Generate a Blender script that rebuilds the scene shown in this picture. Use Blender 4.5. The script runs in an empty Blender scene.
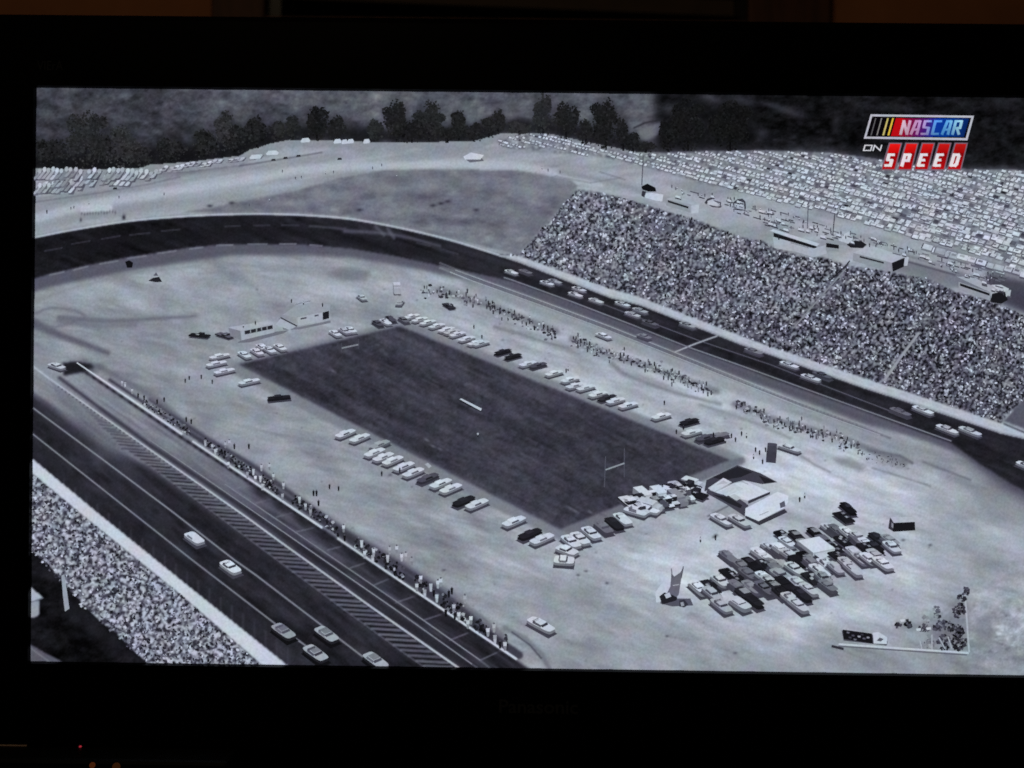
import bpy, math, random
import numpy as np
from mathutils import Matrix, Vector
random.seed(7); rng = np.random.default_rng(7)
S = bpy.context.scene; COL = S.collection

# ------------------------------------------------------------------ camera in front of the television
PW, PH, F = 1024., 768., 1400.
ROT = (1.5660419734576432, -0.012094099922420689, 0.00971584844969606)
LOC = (-0.017768676984274503, -1.39433192779442, 1.0032137048539687)
def rotm(rx, ry, rz):
    cx, sx, cy, sy, cz, sz = math.cos(rx), math.sin(rx), math.cos(ry), math.sin(ry), math.cos(rz), math.sin(rz)
    X = np.array([[1,0,0],[0,cx,-sx],[0,sx,cx]]); Y = np.array([[cy,0,sy],[0,1,0],[-sy,0,cy]]); Z = np.array([[cz,-sz,0],[sz,cz,0],[0,0,1]])
    return Z @ Y @ X
RM = rotm(*ROT); CL = np.array(LOC)
cd = bpy.data.cameras.new('camera'); cam = bpy.data.objects.new('camera', cd); COL.objects.link(cam)
cam.location = LOC; cam.rotation_euler = ROT
cd.sensor_width = 36; cd.lens = F/PW*36; cd.clip_start = .05; cd.clip_end = 50
cd.dof.use_dof = True; cd.dof.focus_distance = 1.31; cd.dof.aperture_fstop = 3.0
S.camera = cam
SW = 1.018; SH = SW*9/16; ZC = 1.0
def onplane(x, y, Y=0.):
    d = RM @ np.array([(x-512)/F, -(y-384)/F, -1.]); t = (Y-CL[1])/d[1]; return CL + d*t
def scr(x, y, lev=0):                  # picture position -> the screen's own plane
    x = np.asarray(x, float); y = np.asarray(y, float)
    d = np.stack([(x-512)/F, -(y-384)/F, -np.ones_like(x)], -1) @ RM.T
    t = (0.-CL[1])/d[..., 1]; p = CL + d*t[..., None]; p[..., 1] = -0.0006 - np.asarray(lev)*2.5e-6
    return p

# ------------------------------------------------------------------ the aerial camera of the broadcast picture
vc = np.array([545., 380.]); vf = 1264.87
vn = np.array([-0.02979861, 0.93632727, 0.34986181]); HM = 103.
def g2(px, py):
    r = np.array([px-vc[0], py-vc[1], vf]); return r*HM/(vn @ r)
_L, _B = g2(238.4, 364.4), g2(560, 529.5); _T = g2(400, 326)
E1 = (_B-_L)/np.linalg.norm(_B-_L); E2 = (_T-_L)/np.linalg.norm(_T-_L); UP = -vn
def pj(p): return (vc[0]+vf*p[0]/p[2], vc[1]+vf*p[1]/p[2])
SUN = None

# ------------------------------------------------------------------ materials
def lin(c): return tuple(((v+0.055)/1.055)**2.4 if v > .04045 else v/12.92 for v in c)
def linA(a): return np.where(a > .04045, ((a+0.055)/1.055)**2.4, a/12.92)
def tint(g):
    g = np.asarray(g, float)
    w = np.clip((g-.22)/.36, 0, 1); w = w*w*(3-2*w); r = g*(.965-.015*w); gg = g*(.965+.03*w); b = g*(1.16-.095*w)
    return np.clip(np.stack([r, gg, b], -1), 0, 1)
def mat(name, col, rough=.5, spec=.5, metal=0, noise=0, scale=40, emit=None, estr=1):
    m = bpy.data.materials.new(name); m.use_nodes = True; nt = m.node_tree; b = nt.nodes['Principled BSDF']
    b.inputs['Roughness'].default_value = rough; b.inputs['Metallic'].default_value = metal
    b.inputs['Specular IOR Level'].default_value = spec; b.inputs['Base Color'].default_value = (*col, 1)
    if noise:
        t = nt.nodes.new('ShaderNodeTexCoord'); n = nt.nodes.new('ShaderNodeTexNoise'); n.inputs['Scale'].default_value = scale
        n.inputs['Detail'].default_value = 5; mp = nt.nodes.new('ShaderNodeMapping'); mp.inputs['Scale'].default_value = (1, 1, .15) if noise > .3 else (1, 1, 1)
        r = nt.nodes.new('ShaderNodeValToRGB'); r.color_ramp.elements[0].position = .3; r.color_ramp.elements[1].position = .7
        r.color_ramp.elements[0].color = (*[c*(1-noise) for c in col], 1); r.color_ramp.elements[1].color = (*[min(1, c*(1+noise)) for c in col], 1)
        nt.links.new(t.outputs['Object'], mp.inputs[0]); nt.links.new(mp.outputs[0], n.inputs['Vector'])
        nt.links.new(n.outputs['Fac'], r.inputs[0]); nt.links.new(r.outputs[0], b.inputs['Base Color'])
    if emit: b.inputs['Emission Color'].default_value = (*emit, 1); b.inputs['Emission Strength'].default_value = estr
    return m
def picture_mat():
    m = bpy.data.materials.new('lit_picture'); m.use_nodes = True; nt = m.node_tree; b = nt.nodes['Principled BSDF']
    b.inputs['Base Color'].default_value = (.004, .004, .005, 1); b.inputs['Roughness'].default_value = .5; b.inputs['Specular IOR Level'].default_value = 0
    a = nt.nodes.new('ShaderNodeAttribute'); a.attribute_name = 'Col'
    t = nt.nodes.new('ShaderNodeNewGeometry')
    n = nt.nodes.new('ShaderNodeTexNoise'); n.inputs['Scale'].default_value = 55; n.inputs['Detail'].default_value = 3
    n2 = nt.nodes.new('ShaderNodeTexNoise'); n2.inputs['Scale'].default_value = 420; n2.inputs['Detail'].default_value = 1
    nt.links.new(t.outputs['Position'], n.inputs['Vector']); nt.links.new(t.outputs['Position'], n2.inputs['Vector'])
    def mr(src, lo, hi):
        k = nt.nodes.new('ShaderNodeMapRange'); k.inputs[1].default_value = .3; k.inputs[2].default_value = .7
        k.inputs[3].default_value = lo; k.inputs[4].default_value = hi; nt.links.new(src, k.inputs[0]); return k.outputs[0]
    sep = nt.nodes.new('ShaderNodeSeparateColor'); nt.links.new(n.outputs['Color'], sep.inputs[0])
    com = nt.nodes.new('ShaderNodeCombineColor')
    for i, (lo, hi) in enumerate(((.93, 1.07), (.95, 1.05), (.93, 1.07))): nt.links.new(mr(sep.outputs[i], lo, hi), com.inputs[i])
    g = mr(n2.outputs['Fac'], .93, 1.07)
    v1 = nt.nodes.new('ShaderNodeVectorMath'); v1.operation = 'MULTIPLY'; nt.links.new(a.outputs['Color'], v1.inputs[0]); nt.links.new(com.outputs[0], v1.inputs[1])
    v2 = nt.nodes.new('ShaderNodeVectorMath'); v2.operation = 'SCALE'; nt.links.new(v1.outputs[0], v2.inputs[0]); nt.links.new(g, v2.inputs['Scale'])
    nt.links.new(v2.outputs[0], b.inputs['Emission Color']); b.inputs['Emission Strength'].default_value = 1
    return m
PIC = picture_mat()

# ------------------------------------------------------------------ object helpers
def link(o, parent=None, label=None, cat=None, group=None, kind=None):
    if o.name not in COL.objects: COL.objects.link(o)
    if parent: o.parent = parent
    if label: o['label'] = label
    if cat: o['category'] = cat
    if group: o['group'] = group
    if kind: o['kind'] = kind
    return o
def empty(name, loc, label, cat):
    o = bpy.data.objects.new(name, None); o.location = loc; return link(o, None, label, cat)
def meshobj(name, verts, faces, m, parent=None, origin=None, **k):
    me = bpy.data.meshes.new(name); org = Vector(origin) if origin is not None else Vector((0, 0, 0))
    if parent is not None and origin is None: org = Vector((0, 0, 0))
    me.from_pydata([tuple(Vector(v)-org) for v in verts], [], faces); me.materials.append(m); me.update()
    o = bpy.data.objects.new(name, me); link(o, parent, **k)
    par = Vector((0, 0, 0)); q = parent
    while q: par += Vector(q.location); q = q.parent
    o.location = org - par
    return o
def box(x0, x1, y0, y1, z0, z1):
    v = [(x, y, z) for x in (x0, x1) for y in (y0, y1) for z in (z0, z1)]
    f = [(0,1,3,2), (4,6,7,5), (0,4,5,1), (2,3,7,6), (0,2,6,4), (1,5,7,3)]
    return v, f
def boxobj(name, dims, m, parent=None, bev=0, **k):
    v, f = box(*dims); c = ((dims[0]+dims[1])/2, (dims[2]+dims[3])/2, (dims[4]+dims[5])/2)
    o = meshobj(name, v, f, m, parent, origin=c, **k)
    if bev:
        b = o.modifiers.new('bevel', 'BEVEL'); b.width = bev; b.segments = 2
    return o

# ------------------------------------------------------------------ the room behind: wall and window
WALLY = .42
wall_m = mat('wall_paint', (.36, .145, .065), .8, .2, noise=.18, scale=9)
wood_m = mat('dark_stained_wood', (.085, .032, .018), .55, .3, noise=.5, scale=60)
dark_m = mat('night_glass', (.012, .01, .012), .3, .3)
rail_m = mat('blind_slats', (.05, .028, .016), .6, .3, noise=.2, scale=30)
def wx(px, Y=WALLY, py=10): return float(onplane(px, py, Y)[0])
def wz(py, Y=WALLY, px=500): return float(onplane(px, py, Y)[2])
wl, wr = wx(216), wx(826); zt = wz(-260); zb = wz(27, px=500)
# wall with the window opening (4 strips joined in one mesh)
vs, fs = [], []
for d in ((-2.4, wl, 0, 3.0), (wr, 2.4, 0, 3.0), (wl, wr, 0, zb), (wl, wr, zt, 3.0)):
    v, f = box(d[0], d[1], WALLY, WALLY+.1, d[2], d[3]); fs += [tuple(i+len(vs) for i in q) for q in f]; vs += v
meshobj('wall', vs, fs, wall_m, kind='structure')
win = empty('window', ((wl+wr)/2, WALLY, zb), 'dark window with stained wooden casing in the wall behind the television', 'window')
boxobj('casing', (wl-.002, wx(268), WALLY-.022, WALLY+.02, zb-.05, zt), wood_m, win, .003)
boxobj('casing', (wx(746), wr+.002, WALLY-.022, WALLY+.02, zb-.05, zt), wood_m, win, .003)
boxobj('jamb', (wx(268)+.001, wx(281), WALLY+.0, WALLY+.06, zb-.03, zt), dark_m, win)
boxobj('jamb', (wx(740), wx(746)-.001, WALLY+.0, WALLY+.06, zb-.03, zt), dark_m, win)
boxobj('pane', (wl+.01, wr-.01, WALLY+.085, WALLY+.09, zb, zt), dark_m, win)
boxobj('sill', (wx(268)+.001, wx(746)-.001, WALLY-.03, WALLY+.05, zb-.06, zb+.004), wood_m, win, .002)
# slatted blind, hanging slightly askew
bv, bf = [], []
ang = -.03
for k in range(9):
    cx_ = (wx(282)+wx(739))/2; hw = (wx(739)-wx(282))/2
    v, f = box(-hw, hw, WALLY+.045, WALLY+.062, .0, .021)
    z0 = wz(8, WALLY+.05) + .026*k
    v = [(cx_+x, y, z0+z+x*math.tan(ang)) for x, y, z in v]; bf += [tuple(i+len(bv) for i in q) for q in f]; bv += v
meshobj('blind', bv, bf, rail_m, win)

# ------------------------------------------------------------------ television
bez_m = mat('gloss_black_plastic', (.0012, .0012, .0014), .25, .12)
glass_m = mat('screen_glass', (.002, .002, .0025), .4, .1)
txt_m = mat('grey_lettering', (.022, .022, .025), .5, .1)
tv = empty('television', (0, 0, ZC-SH/2-.086), 'large flat television with gloss black bezel showing an old aerial view of a race', 'television')
xi, zi0, zi1 = SW/2, ZC-SH/2, ZC+SH/2
xo, zo0, zo1 = SW/2+.052, zi0-.088, zi1+.073
YF = -.0055
# bezel: ring with chamfered inner edge
def ring(a, b, Yv): return [(-a, Yv, b[0]), (a, Yv, b[0]), (a, Yv, b[1]), (-a, Yv, b[1])]
R = ring(xi, (zi0, zi1), -.0009) + ring(xi+.0015, (zi0-.0015, zi1+.0015), YF) + ring(xo-.006, (zo0+.006, zo1-.006), YF) + ring(xo, (zo0, zo1), 0.0) + ring(xo, (zo0, zo1), .06) + ring(xo-.1, (zo0+.08, zo1-.08), .10)
Fc = []
for k in range(5):
    for i in range(4): j = (i+1) % 4; Fc.append((k*4+i, k*4+j, k*4+4+j, k*4+4+i))
Fc.append((20, 21, 22, 23))
bezel = meshobj('bezel', R, Fc, bez_m, tv)
screen = boxobj('screen', (-xi-.001, xi+.001, -.0004, .02, zi0-.001, zi1+.001), glass_m, tv)
def text_mesh(body, size, off=0, shear=0, spacing=1.0, res=4):
    c = bpy.data.curves.new('t', 'FONT'); c.body = body; c.size = size; c.offset = off; c.shear = shear; c.space_character = spacing; c.resolution_u = res
    c.extrude = 0; c.fill_mode = 'BOTH'
    o = bpy.data.objects.new('t', c); COL.objects.link(o); bpy.context.view_layer.update()
    me = bpy.data.meshes.new_from_object(o.evaluated_get(bpy.context.evaluated_depsgraph_get()))
    vs = [tuple(v.co) for v in me.vertices]; fs = [tuple(p.vertices) for p in me.polygons]
    bpy.data.objects.remove(o); bpy.data.meshes.remove(me); return vs, fs
def bezel_text(name, body, x0, x1, y0, y1, m, off=.0, label=None):
    vs, fs = text_mesh(body, 1, off, 0); xs = [v[0] for v in vs]; ys = [v[1] for v in vs]
    A = onplane(x0, y1, YF-.0004); B = onplane(x1, y0, YF-.0004)
    out = []
    for v in vs:
        u = (v[0]-min(xs))/(max(xs)-min(xs)); w = (v[1]-min(ys))/(max(ys)-min(ys))
        out.append((A[0]+(B[0]-A[0])*u, YF-.0004, A[2]+(B[2]-A[2])*w))
    return meshobj(name, out, fs, m, tv, label=label)
bezel_text('maker_name', 'Panasonic', 499, 578, 700.5, 713, mat('grey_maker_lettering', (.045, .045, .05), .5, .1), .012)
bezel_text('series_name', 'VIErA', 37, 63, 61, 70, txt_m, .0)
def disc(name, px, py, r, m, parent, Y=YF-.0006, label=None, n=14):
    c = onplane(px, py, Y); vs = [(c[0]+r*math.cos(2*math.pi*i/n), Y+dy, c[2]+r*math.sin(2*math.pi*i/n)) for dy in (0, .002) for i in range(n)]
    fs = [tuple(range(n)), tuple(reversed(range(n, 2*n)))] + [(i, (i+1) % n, n+(i+1) % n, n+i) for i in range(n)]
    return meshobj(name, vs, fs, m, parent, label=label)
disc('power_light', 80, 746.8, .0011, mat('red_power_light', (.1, .02, .02), .4, emit=(.35, .022, .035), estr=1.0), tv, label='tiny red power light on the lower bezel')
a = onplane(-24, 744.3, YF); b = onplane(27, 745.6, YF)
boxobj('glint_strip', (a[0], b[0], YF-.0012, YF+.001, b[2]-.0004, b[2]+.0005), mat('painted_glint', (.85, .62, .5), .5, .5, 0), tv, label='short pale strip with a painted lamp glint at the lower left')  # bright diffuse colour paints in a lamp's reflection
boxobj('stand', (-.2, .2, .02, .07, .62, ZC-SH/2-.04), bez_m, tv, .004)
boxobj('stand_foot', (-.3, .3, -.12, .16, .60, .6195), bez_m, tv, .004)

# furniture under the television
cabm = mat('black_cabinet', (.004, .004, .004), .5, .2, noise=.2)
cab = empty('cabinet', (0, .05, 0), 'black low cabinet carrying the television and the black box', 'cabinet')
boxobj('carcass', (-.75, .75, -.22, .36, .02, .575), cabm, cab, .004)
boxobj('top', (-.77, .77, -.24, .38, .5755, .5995), cabm, cab, .003)
bxp = onplane(104, 760, -.05)  # box added only to carry the two glowing spots
mb = empty('spot_box', (bxp[0], -.05, .6), 'added black box carrying two amber glow spots under the left of the television', 'added box')
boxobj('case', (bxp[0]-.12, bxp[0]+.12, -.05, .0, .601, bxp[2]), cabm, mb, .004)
am = mat('amber_glow', (.2, .06, .01), .5, emit=(.045, .011, .003), estr=1)  # emission stands in for fuzzy orange reflections
disc('glow_spot', 92, 765.5, .0028, am, mb, Y=-.0525)
disc('glow_spot', 116, 767, .0038, mat('dim_amber_glow', (.2, .06, .01), .5, emit=(.022, .007, .002), estr=1), mb, Y=-.0525)

# ------------------------------------------------------------------ flat picture pieces
LEV = [10]
class Flat:
    def __init__(s): s.v = []; s.f = []; s.c = []; s.lv = []
    def poly(s, pts, tone, lev=0, dark=None):
        i = len(s.v); s.v += [tuple(p) for p in pts]; s.lv += [lev]*len(pts); s.f.append(tuple(range(i, i+len(pts))))
        if isinstance(tone, (list, tuple)) and isinstance(tone[0], (list, tuple)): s.c += [tuple(t) for t in tone]
        else:
            c = tuple(tone) if isinstance(tone, (tuple, list)) else tuple(tint(tone)); s.c += [c]*len(pts)
    def line(s, a, b, w, tone, lev=0, w2=None):
        a = np.array(a, float); b = np.array(b, float); d = b-a; n = np.array([-d[1], d[0]])/max(1e-6, np.hypot(*d)); w2 = w if w2 is None else w2
        s.poly([a-n*w/2, b-n*w2/2, b+n*w2/2, a+n*w/2], tone, lev)
    def build(s, name, base=None, label=None, kind=None, group=None):
        base = LEV[0] if base is None else base
        P = scr([v[0] for v in s.v], [v[1] for v in s.v], base+np.array(s.lv, float))
        c = P.mean(0)
        o = meshobj(name, [tuple(p) for p in P], s.f, PIC, screen, origin=c, label=label, kind=kind, group=group)
        me = o.data; ca = me.color_attributes.new('Col', 'FLOAT_COLOR', 'POINT')
        L = linA(np.array(s.c)); ca.data.foreach_set('color', np.concatenate([L, np.ones((len(L), 1))], 1).ravel().astype(np.float32))
        return o

# ------------------------------------------------------------------ soft-toned ground of the picture
X0, Y0, NW, NH = 26, 84, 1042, 598
GX, GY = np.meshgrid(np.arange(NW)+X0, np.arange(NH)+Y0); GX = GX.astype(float); GY = GY.astype(float)
C = np.full((NH, NW), .6)
def vn_(sx, sy, seed, ang=0.):
    r = np.random.default_rng(seed); ca, sa = math.cos(ang), math.sin(ang)
    u = ((GX-500)*ca+(GY-400)*sa)/sx; v = (-(GX-500)*sa+(GY-400)*ca)/sy
    u -= u.min(); v -= v.min(); g = r.standard_normal((int(v.max())+3, int(u.max())+3))
    iu = u.astype(int); iv = v.astype(int); fu = u-iu; fv = v-iv; fu = fu*fu*(3-2*fu); fv = fv*fv*(3-2*fv)
    return (g[iv, iu]*(1-fu)+g[iv, iu+1]*fu)*(1-fv)+(g[iv+1, iu]*(1-fu)+g[iv+1, iu+1]*fu)*fv
def fbm(sx, sy, seed, ang=0, o=4, p=.6):
    t = 0; a = 1; n = 0
    for k in range(o): t = t+a*vn_(sx/2**k, sy/2**k, seed+k*31, ang); n += a*a; a *= p
    return t/math.sqrt(n)/.65
def inpoly(pts, X=None, Y=None):
    X = GX if X is None else X; Y = GY if Y is None else Y
    m = np.zeros(X.shape, bool); n = len(pts)
    for i in range(n):
        x1, y1 = pts[i]; x2, y2 = pts[(i+1) % n]
        if y1 == y2: continue
        c = ((y1 > Y) != (y2 > Y)) & (X < (x2-x1)*(Y-y1)/(y2-y1)+x1); m ^= c
    return m
def blur(a, s):
    if s <= 0: return a
    r = int(3*s)+1; k = np.exp(-.5*(np.arange(-r, r+1)/s)**2); k /= k.sum()
    p = np.pad(a, ((r, r), (0, 0)), 'edge'); a = sum(k[i]*p[i:i+a.shape[0]] for i in range(2*r+1))
    p = np.pad(a, ((0, 0), (r, r)), 'edge'); return sum(k[i]*p[:, i:i+a.shape[1]] for i in range(2*r+1))
def pmask(pts, f=.7): return blur(inpoly(pts).astype(float), f)
def fill(pts, tone, f=.7, a=1.):
    global C
    m = pmask(pts, f)*a; C = C*(1-m)+tone*m; return m
def cr(pts, n=8):                      # smooth curve through points
    P = [np.array(p, float) for p in pts]; P = [2*P[0]-P[1]]+P+[2*P[-1]-P[-2]]; out = []
    for i in range(1, len(P)-2):
        for t in np.arange(n)/n:
            a, b, c, d = P[i-1:i+3]; out.append(.5*((2*b)+(c-a)*t+(2*a-5*b+4*c-d)*t*t+(3*b-a-3*c+d)*t**3))
    out.append(P[-2]); return out
def smask(pts, w, soft=.6, w2=None):
    m = np.zeros(C.shape); n = len(pts)-1; w2 = w if w2 is None else w2
    for i in range(n):
        a, b = np.array(pts[i], float), np.array(pts[i+1], float); ww = w+(w2-w)*(i/max(1, n)); R = ww/2+soft*3+1
        x0, x1 = int(min(a[0], b[0])-R-X0), int(max(a[0], b[0])+R-X0)+2; y0, y1 = int(min(a[1], b[1])-R-Y0), int(max(a[1], b[1])+R-Y0)+2
        x0 = max(0, x0); y0 = max(0, y0); x1 = min(NW, x1); y1 = min(NH, y1)
        if x0 >= x1 or y0 >= y1: continue
        X = GX[y0:y1, x0:x1]; Y = GY[y0:y1, x0:x1]; d = b-a; L = d@d+1e-9
        t = np.clip(((X-a[0])*d[0]+(Y-a[1])*d[1])/L, 0, 1); D = np.hypot(X-a[0]-t*d[0], Y-a[1]-t*d[1])
        k = 1/(1+np.exp((D-ww/2)/(soft*.45))); m[y0:y1, x0:x1] = np.maximum(m[y0:y1, x0:x1], k)
    return m
def stroke(pts, w, tone, soft=.6, a=1., w2=None, smooth=False):
    global C
    m = smask(cr(pts) if smooth else pts, w, soft, w2)*a; C = C*(1-m)+tone*m
def blob(x, y, rx, ry, tone, a=.6, ang=0, p=1.):
    global C
    ca, sa = math.cos(ang), math.sin(ang); u = ((GX-x)*ca+(GY-y)*sa)/rx; v = (-(GX-x)*sa+(GY-y)*ca)/ry
    m = np.exp(-(u*u+v*v)**p)*a; C = C*(1-m)+tone*m
def interp(pts): xs = [p[0] for p in pts]; ys = [p[1] for p in pts]; return lambda x: np.interp(x, xs, ys)

# -- infield and outer ground
C[:] = .595
blob(560, 330, 200, 60, .70, .6, .4); blob(760, 420, 200, 50, .70, .7, .4); blob(700, 560, 160, 70, .68, .7); blob(880, 590, 160, 60, .70, .6)
blob(420, 500, 150, 60, .575, .7, .45); blob(150, 300, 150, 40, .58, .7); blob(330, 280, 90, 20, .66, .6); blob(960, 540, 60, 80, .60, .7)
blob(620, 640, 130, 30, .575, .7); blob(880, 655, 150, 12, .53, .6); blob(820, 500, 90, 30, .70, .6, .3)
for b_ in ((610,350,70,14,.77,.7,.42),(700,392,70,12,.77,.6,.42),(830,480,90,22,.79,.75,.3),(720,560,70,22,.77,.75,-.3),(900,560,50,40,.76,.65,0),(670,545,40,14,.78,.7,-.4),(820,615,60,8,.78,.7,-.2),(110,295,60,14,.66,.6,0),(930,500,50,18,.76,.6,.3),(860,608,90,10,.73,.7,-.1),(650,560,60,24,.71,.6,-.5),(345,292,60,10,.72,.6,0),(240,300,50,14,.64,.5,0),(470,330,60,10,.73,.6,.4),(560,455+115,60,18,.64,.5,-.4),(985,470,40,14,.73,.6,.4),(440,275,50,7,.70,.6,.35)): blob(*b_)
for b_ in ((300,430,60,24,.56,.6,.5),(430,560,60,18,.56,.5,.6),(130,330,60,16,.55,.6,.1),(610,655,70,14,.54,.6,0),(960,660,80,14,.55,.6,0),(990,540,30,30,.58,.6,0)): blob(*b_)
for i in range(130):
    x = rng.uniform(60, 1040); y = rng.uniform(260, 665); a0 = .42+rng.normal()*.25+(1.2 if y > 560 and x > 600 else 0)*rng.normal(); l_ = rng.uniform(8, 46)
    stroke([(x, y), (x+l_*math.cos(a0), y+l_*math.sin(a0)*.6), (x+2*l_*math.cos(a0+.15), y+2*l_*math.sin(a0+.15)*.6)], rng.uniform(.8, 3), .52 if rng.random() < .6 else .74, 1.3, rng.uniform(.12, .38))
for i in range(150): blob(rng.uniform(60, 1040), rng.uniform(265, 665), rng.uniform(.7, 1.5), rng.uniform(.5, 1), .34, .5)
C += .016*fbm(70, 7, 23, .40)*(GX > 430)+.012*fbm(30, 4, 24, .2)*(GY > 250); C += .02*np.clip((GX-520)/200, 0, 1)*(GY > 250)*(GX < 930); blob(990, 525, 50, 55, .57, .8); blob(900, 668, 200, 14, .55, .7); blob(650, 660, 120, 16, .56, .7); blob(560, 600, 60, 30, .575, .6)
C += .020*fbm(90, 30, 3, .35)+.014*fbm(26, 12, 9, .35)
C += .012*fbm(60, 8, 21, .42)*((GX > 400) & (GY < 520))
FRONT_TOP = [(500,255),(520,256),(610,288.5),(640,297),(740,335.5),(770,346.5),(864,378),(900,389.5),(950,406),(1000,423),(1030,436),(1070,452)]
crest = interp([(26,168),(90,170),(140,168),(150,165),(190,162),(240,156),(250,150),(270,144),(290,140),(345,141),(380,143),(440,142),(475,141),(500,134),(545,133),(600,145),(640,153),(700,151.5),(760,150.5),(830,153),(864,157),(900,163),(965,169),(1070,171)])
hillm = blur((GY < crest(GX)).astype(float), .6)
upper = interp([(26,240),(70,231),(130,221.5),(190,216.5),(250,214.5),(300,215.5),(350,219.5),(400,228.5),(450,240.5),(500,256)])
um = (GY < upper(GX)) & (GX < 520)
C = np.where(um | (GY < np.interp(GX, [p[0] for p in FRONT_TOP], [p[1] for p in FRONT_TOP])), .61+.022*fbm(80, 10, 51, -.15), C)
stroke([(26,222),(90,205),(190,189),(260,178),(300,170),(340,167),(400,165.5),(470,164),(530,168),(570,178),(600,184)], 9, .72, 2.5, .85, 7, True)
stroke([(26,205),(80,196),(130,190),(190,180),(300,160),(340,155)], 4, .56, 1.5, .7, 3, True)
stroke([(36,202),(100,193),(150,184),(180,177)], 1.2, .40, .8, .7)
stroke([(240,166),(290,158),(322,152.5)], 1.2, .3, .7, .75)
stroke([(26,230),(100,214),(200,201),(300,190),(350,184)], 10, .57, 2.5, .6, 5, True)
fill([(180,213),(230,204),(300,190),(340,178),(380,171),(440,169),(520,171),(572,180),(579,187),(548,222),(519,255),(498,250),(450,238),(400,226),(350,217),(300,213),(250,212)], .445, 1.0, .98)
bank = pmask([(180,213),(230,204),(300,190),(340,178),(380,171),(440,169),(520,171),(572,180),(579,187),(548,222),(519,255),(498,250),(450,238),(400,226),(350,217),(300,213),(250,212)], 2)
C += bank*(.022*fbm(34, 11, 61, .1)+.02*fbm(11, 6, 66))
for x, y, rx, ry, t in ((272,206,38,5,.41),(425,202,26,3.5,.40),(480,203,22,4,.43),(545,225,24,8,.44),(560,195,30,6,.45),(390,188,30,6,.55),(440,178,26,4,.45),(330,196,14,5,.54),(520,190,20,6,.53)): blob(x, y, rx, ry, t, .55, .1)
for x, y in ((433,205.5),(441,203.5),(448,201.5),(359.7,210),(476,210),(232,203),(210,206)): blob(x, y, 3, 1.5, .18, .8)
# platform area left
fill([(81,206),(113,204),(113,211),(81,213)], .74, .7)
for i in range(13): blob(82+i*2.8, 215.5-i*.35+rng.normal()*.8, .9, 1.7, .3, .7)
blob(124, 217.5, 1.8, 2.8, .12, .9); blob(81, 220, 1.2, 2, .2, .8)
# -- distant hills
H = .335+.022*fbm(60, 26, 71)+.026*fbm(10, 6, 75)+.012*fbm(4, 3, 76)
H += .05*np.exp(-((GX-470)/130)**2)*(GY < 130)+.03*np.exp(-((GX-640)/40)**2) - .03*np.exp(-((GX-90)/90)**2) - .02*(GY > 118)*(GX < 300)
hl = interp([(26,80),(200,88),(240,97),(300,108),(340,118),(370,122)]); H -= .055*blur((GY > hl(GX)).astype(float), 1.5)*(GX < 372)
C = C*(1-hillm)+H*hillm
wd = blur(((GX > 655+3*np.sin(GY*.3)) & (GY < crest(GX)-1)).astype(float), 5)
C = C*(1-wd)+(.075+.018*fbm(16, 8, 81)+.012*fbm(6, 4, 83))*wd
for x, y, rx, ry, t in ((712,99,14,5,.36),(790,112,18,4,.25),(762,133,7,6,.22),(740,100,14,4,.24),(672,110,9,6,.3),(1000,103,20,8,.14),(836,120,5,8,.2),(773,106,16,3,.24),(652,128,8,7,.3)): blob(x, y, rx, ry, t, .6, .3)
fill([(630,134),(648,127),(661,122),(663,130),(655,137),(640,143),(633,141)], .47, 1.2, .8)
stroke([(634,128),(645,123),(660,120)], 1.6, .15, .8, .9)

TL = [(52,166,44,28,.10),(86,168,44,60,.125),(102,166,30,34,.11),(122,167,40,44,.15),(140,167,26,24,.12),(171,163,34,26,.10),(204,158,32,30,.095),(226,153,24,44,.15),(238,153,32,30,.09),(257,148,22,34,.09),(276,142,20,22,.13),(293,140,16,26,.12),(317,141,26,36,.08),(337,142,20,28,.10),
      (375,142,20,24,.13),(397,142,28,44,.10),(429,142,34,44,.12),(412,143,44,24,.08),(448,143,24,16,.09),(459,141,20,33,.095),(474,142,26,20,.10),(489,138,20,22,.11),(498,134,16,26,.11),(519,135,26,14,.15),(543,137,24,46,.14),(566,142,28,42,.10),(586,145,20,26,.095),(606,150,30,54,.085),(623,151,16,34,.09),(633,153,16,22,.09),(688,151,38,56,.065),(668,152,22,34,.07),(730,151,50,52,.055),(646,153,22,12,.10)]
for cx_, bs_, w_, h_, t_ in TL: blob(cx_, bs_-h_*.45, w_*.46, h_*.50, t_+.03, .75, 0, 1.6)
for x in range(34, 645, 5):
    yy = crest(x); blob(x+rng.normal()*2, yy-5-rng.random()*3, 6, (8 if x < 270 else 5)+4*rng.random(), .075 if x < 270 else .10, .8)
m_ = (GY < crest(GX)); C = np.where(m_ | (GX > 650), C, np.where((GY < crest(GX)+9) & (GX > 32) & (GX < 650), np.maximum(C, .56), C))
# -- football field
FLD = [(238.4,364.4),(400,326),(729.7,460),(560,529.5)]
BORD = [(225,369),(243,360),(402,320),(412,322),(745,457),(743,464),(573,536),(556,538)]
fill(BORD, .47, 1.6, .8)
fill([(231,372),(238,366),(560,529.5),(571,532),(560,541)], .50, 1.6, .8)
fill([(560,530),(729.7,460),(743,457),(746,462),(690,486),(575,537)], .43, 1., .9)
fm = fill(FLD, .238, 1.1)
C += fm*(.010*fbm(50, 16, 91, .46)+.006*fbm(90, 3, 92, .46)+.012*fbm(120, 9, 94, .46)+.009*fbm(14, 6, 93, .46)+.012*fbm(4, 3, 97))
C -= fm*.035*np.exp(-((GX-520-1.9*(GY-400))/60)**2)*(.5+.5*np.sin(GY*.05)); C += fm*.05*np.exp(-((GX-520)/90)**2-((GY-400)/30)**2)-fm*.03*np.exp(-((GX-330)/60)**2-((GY-400)/40)**2)
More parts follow.
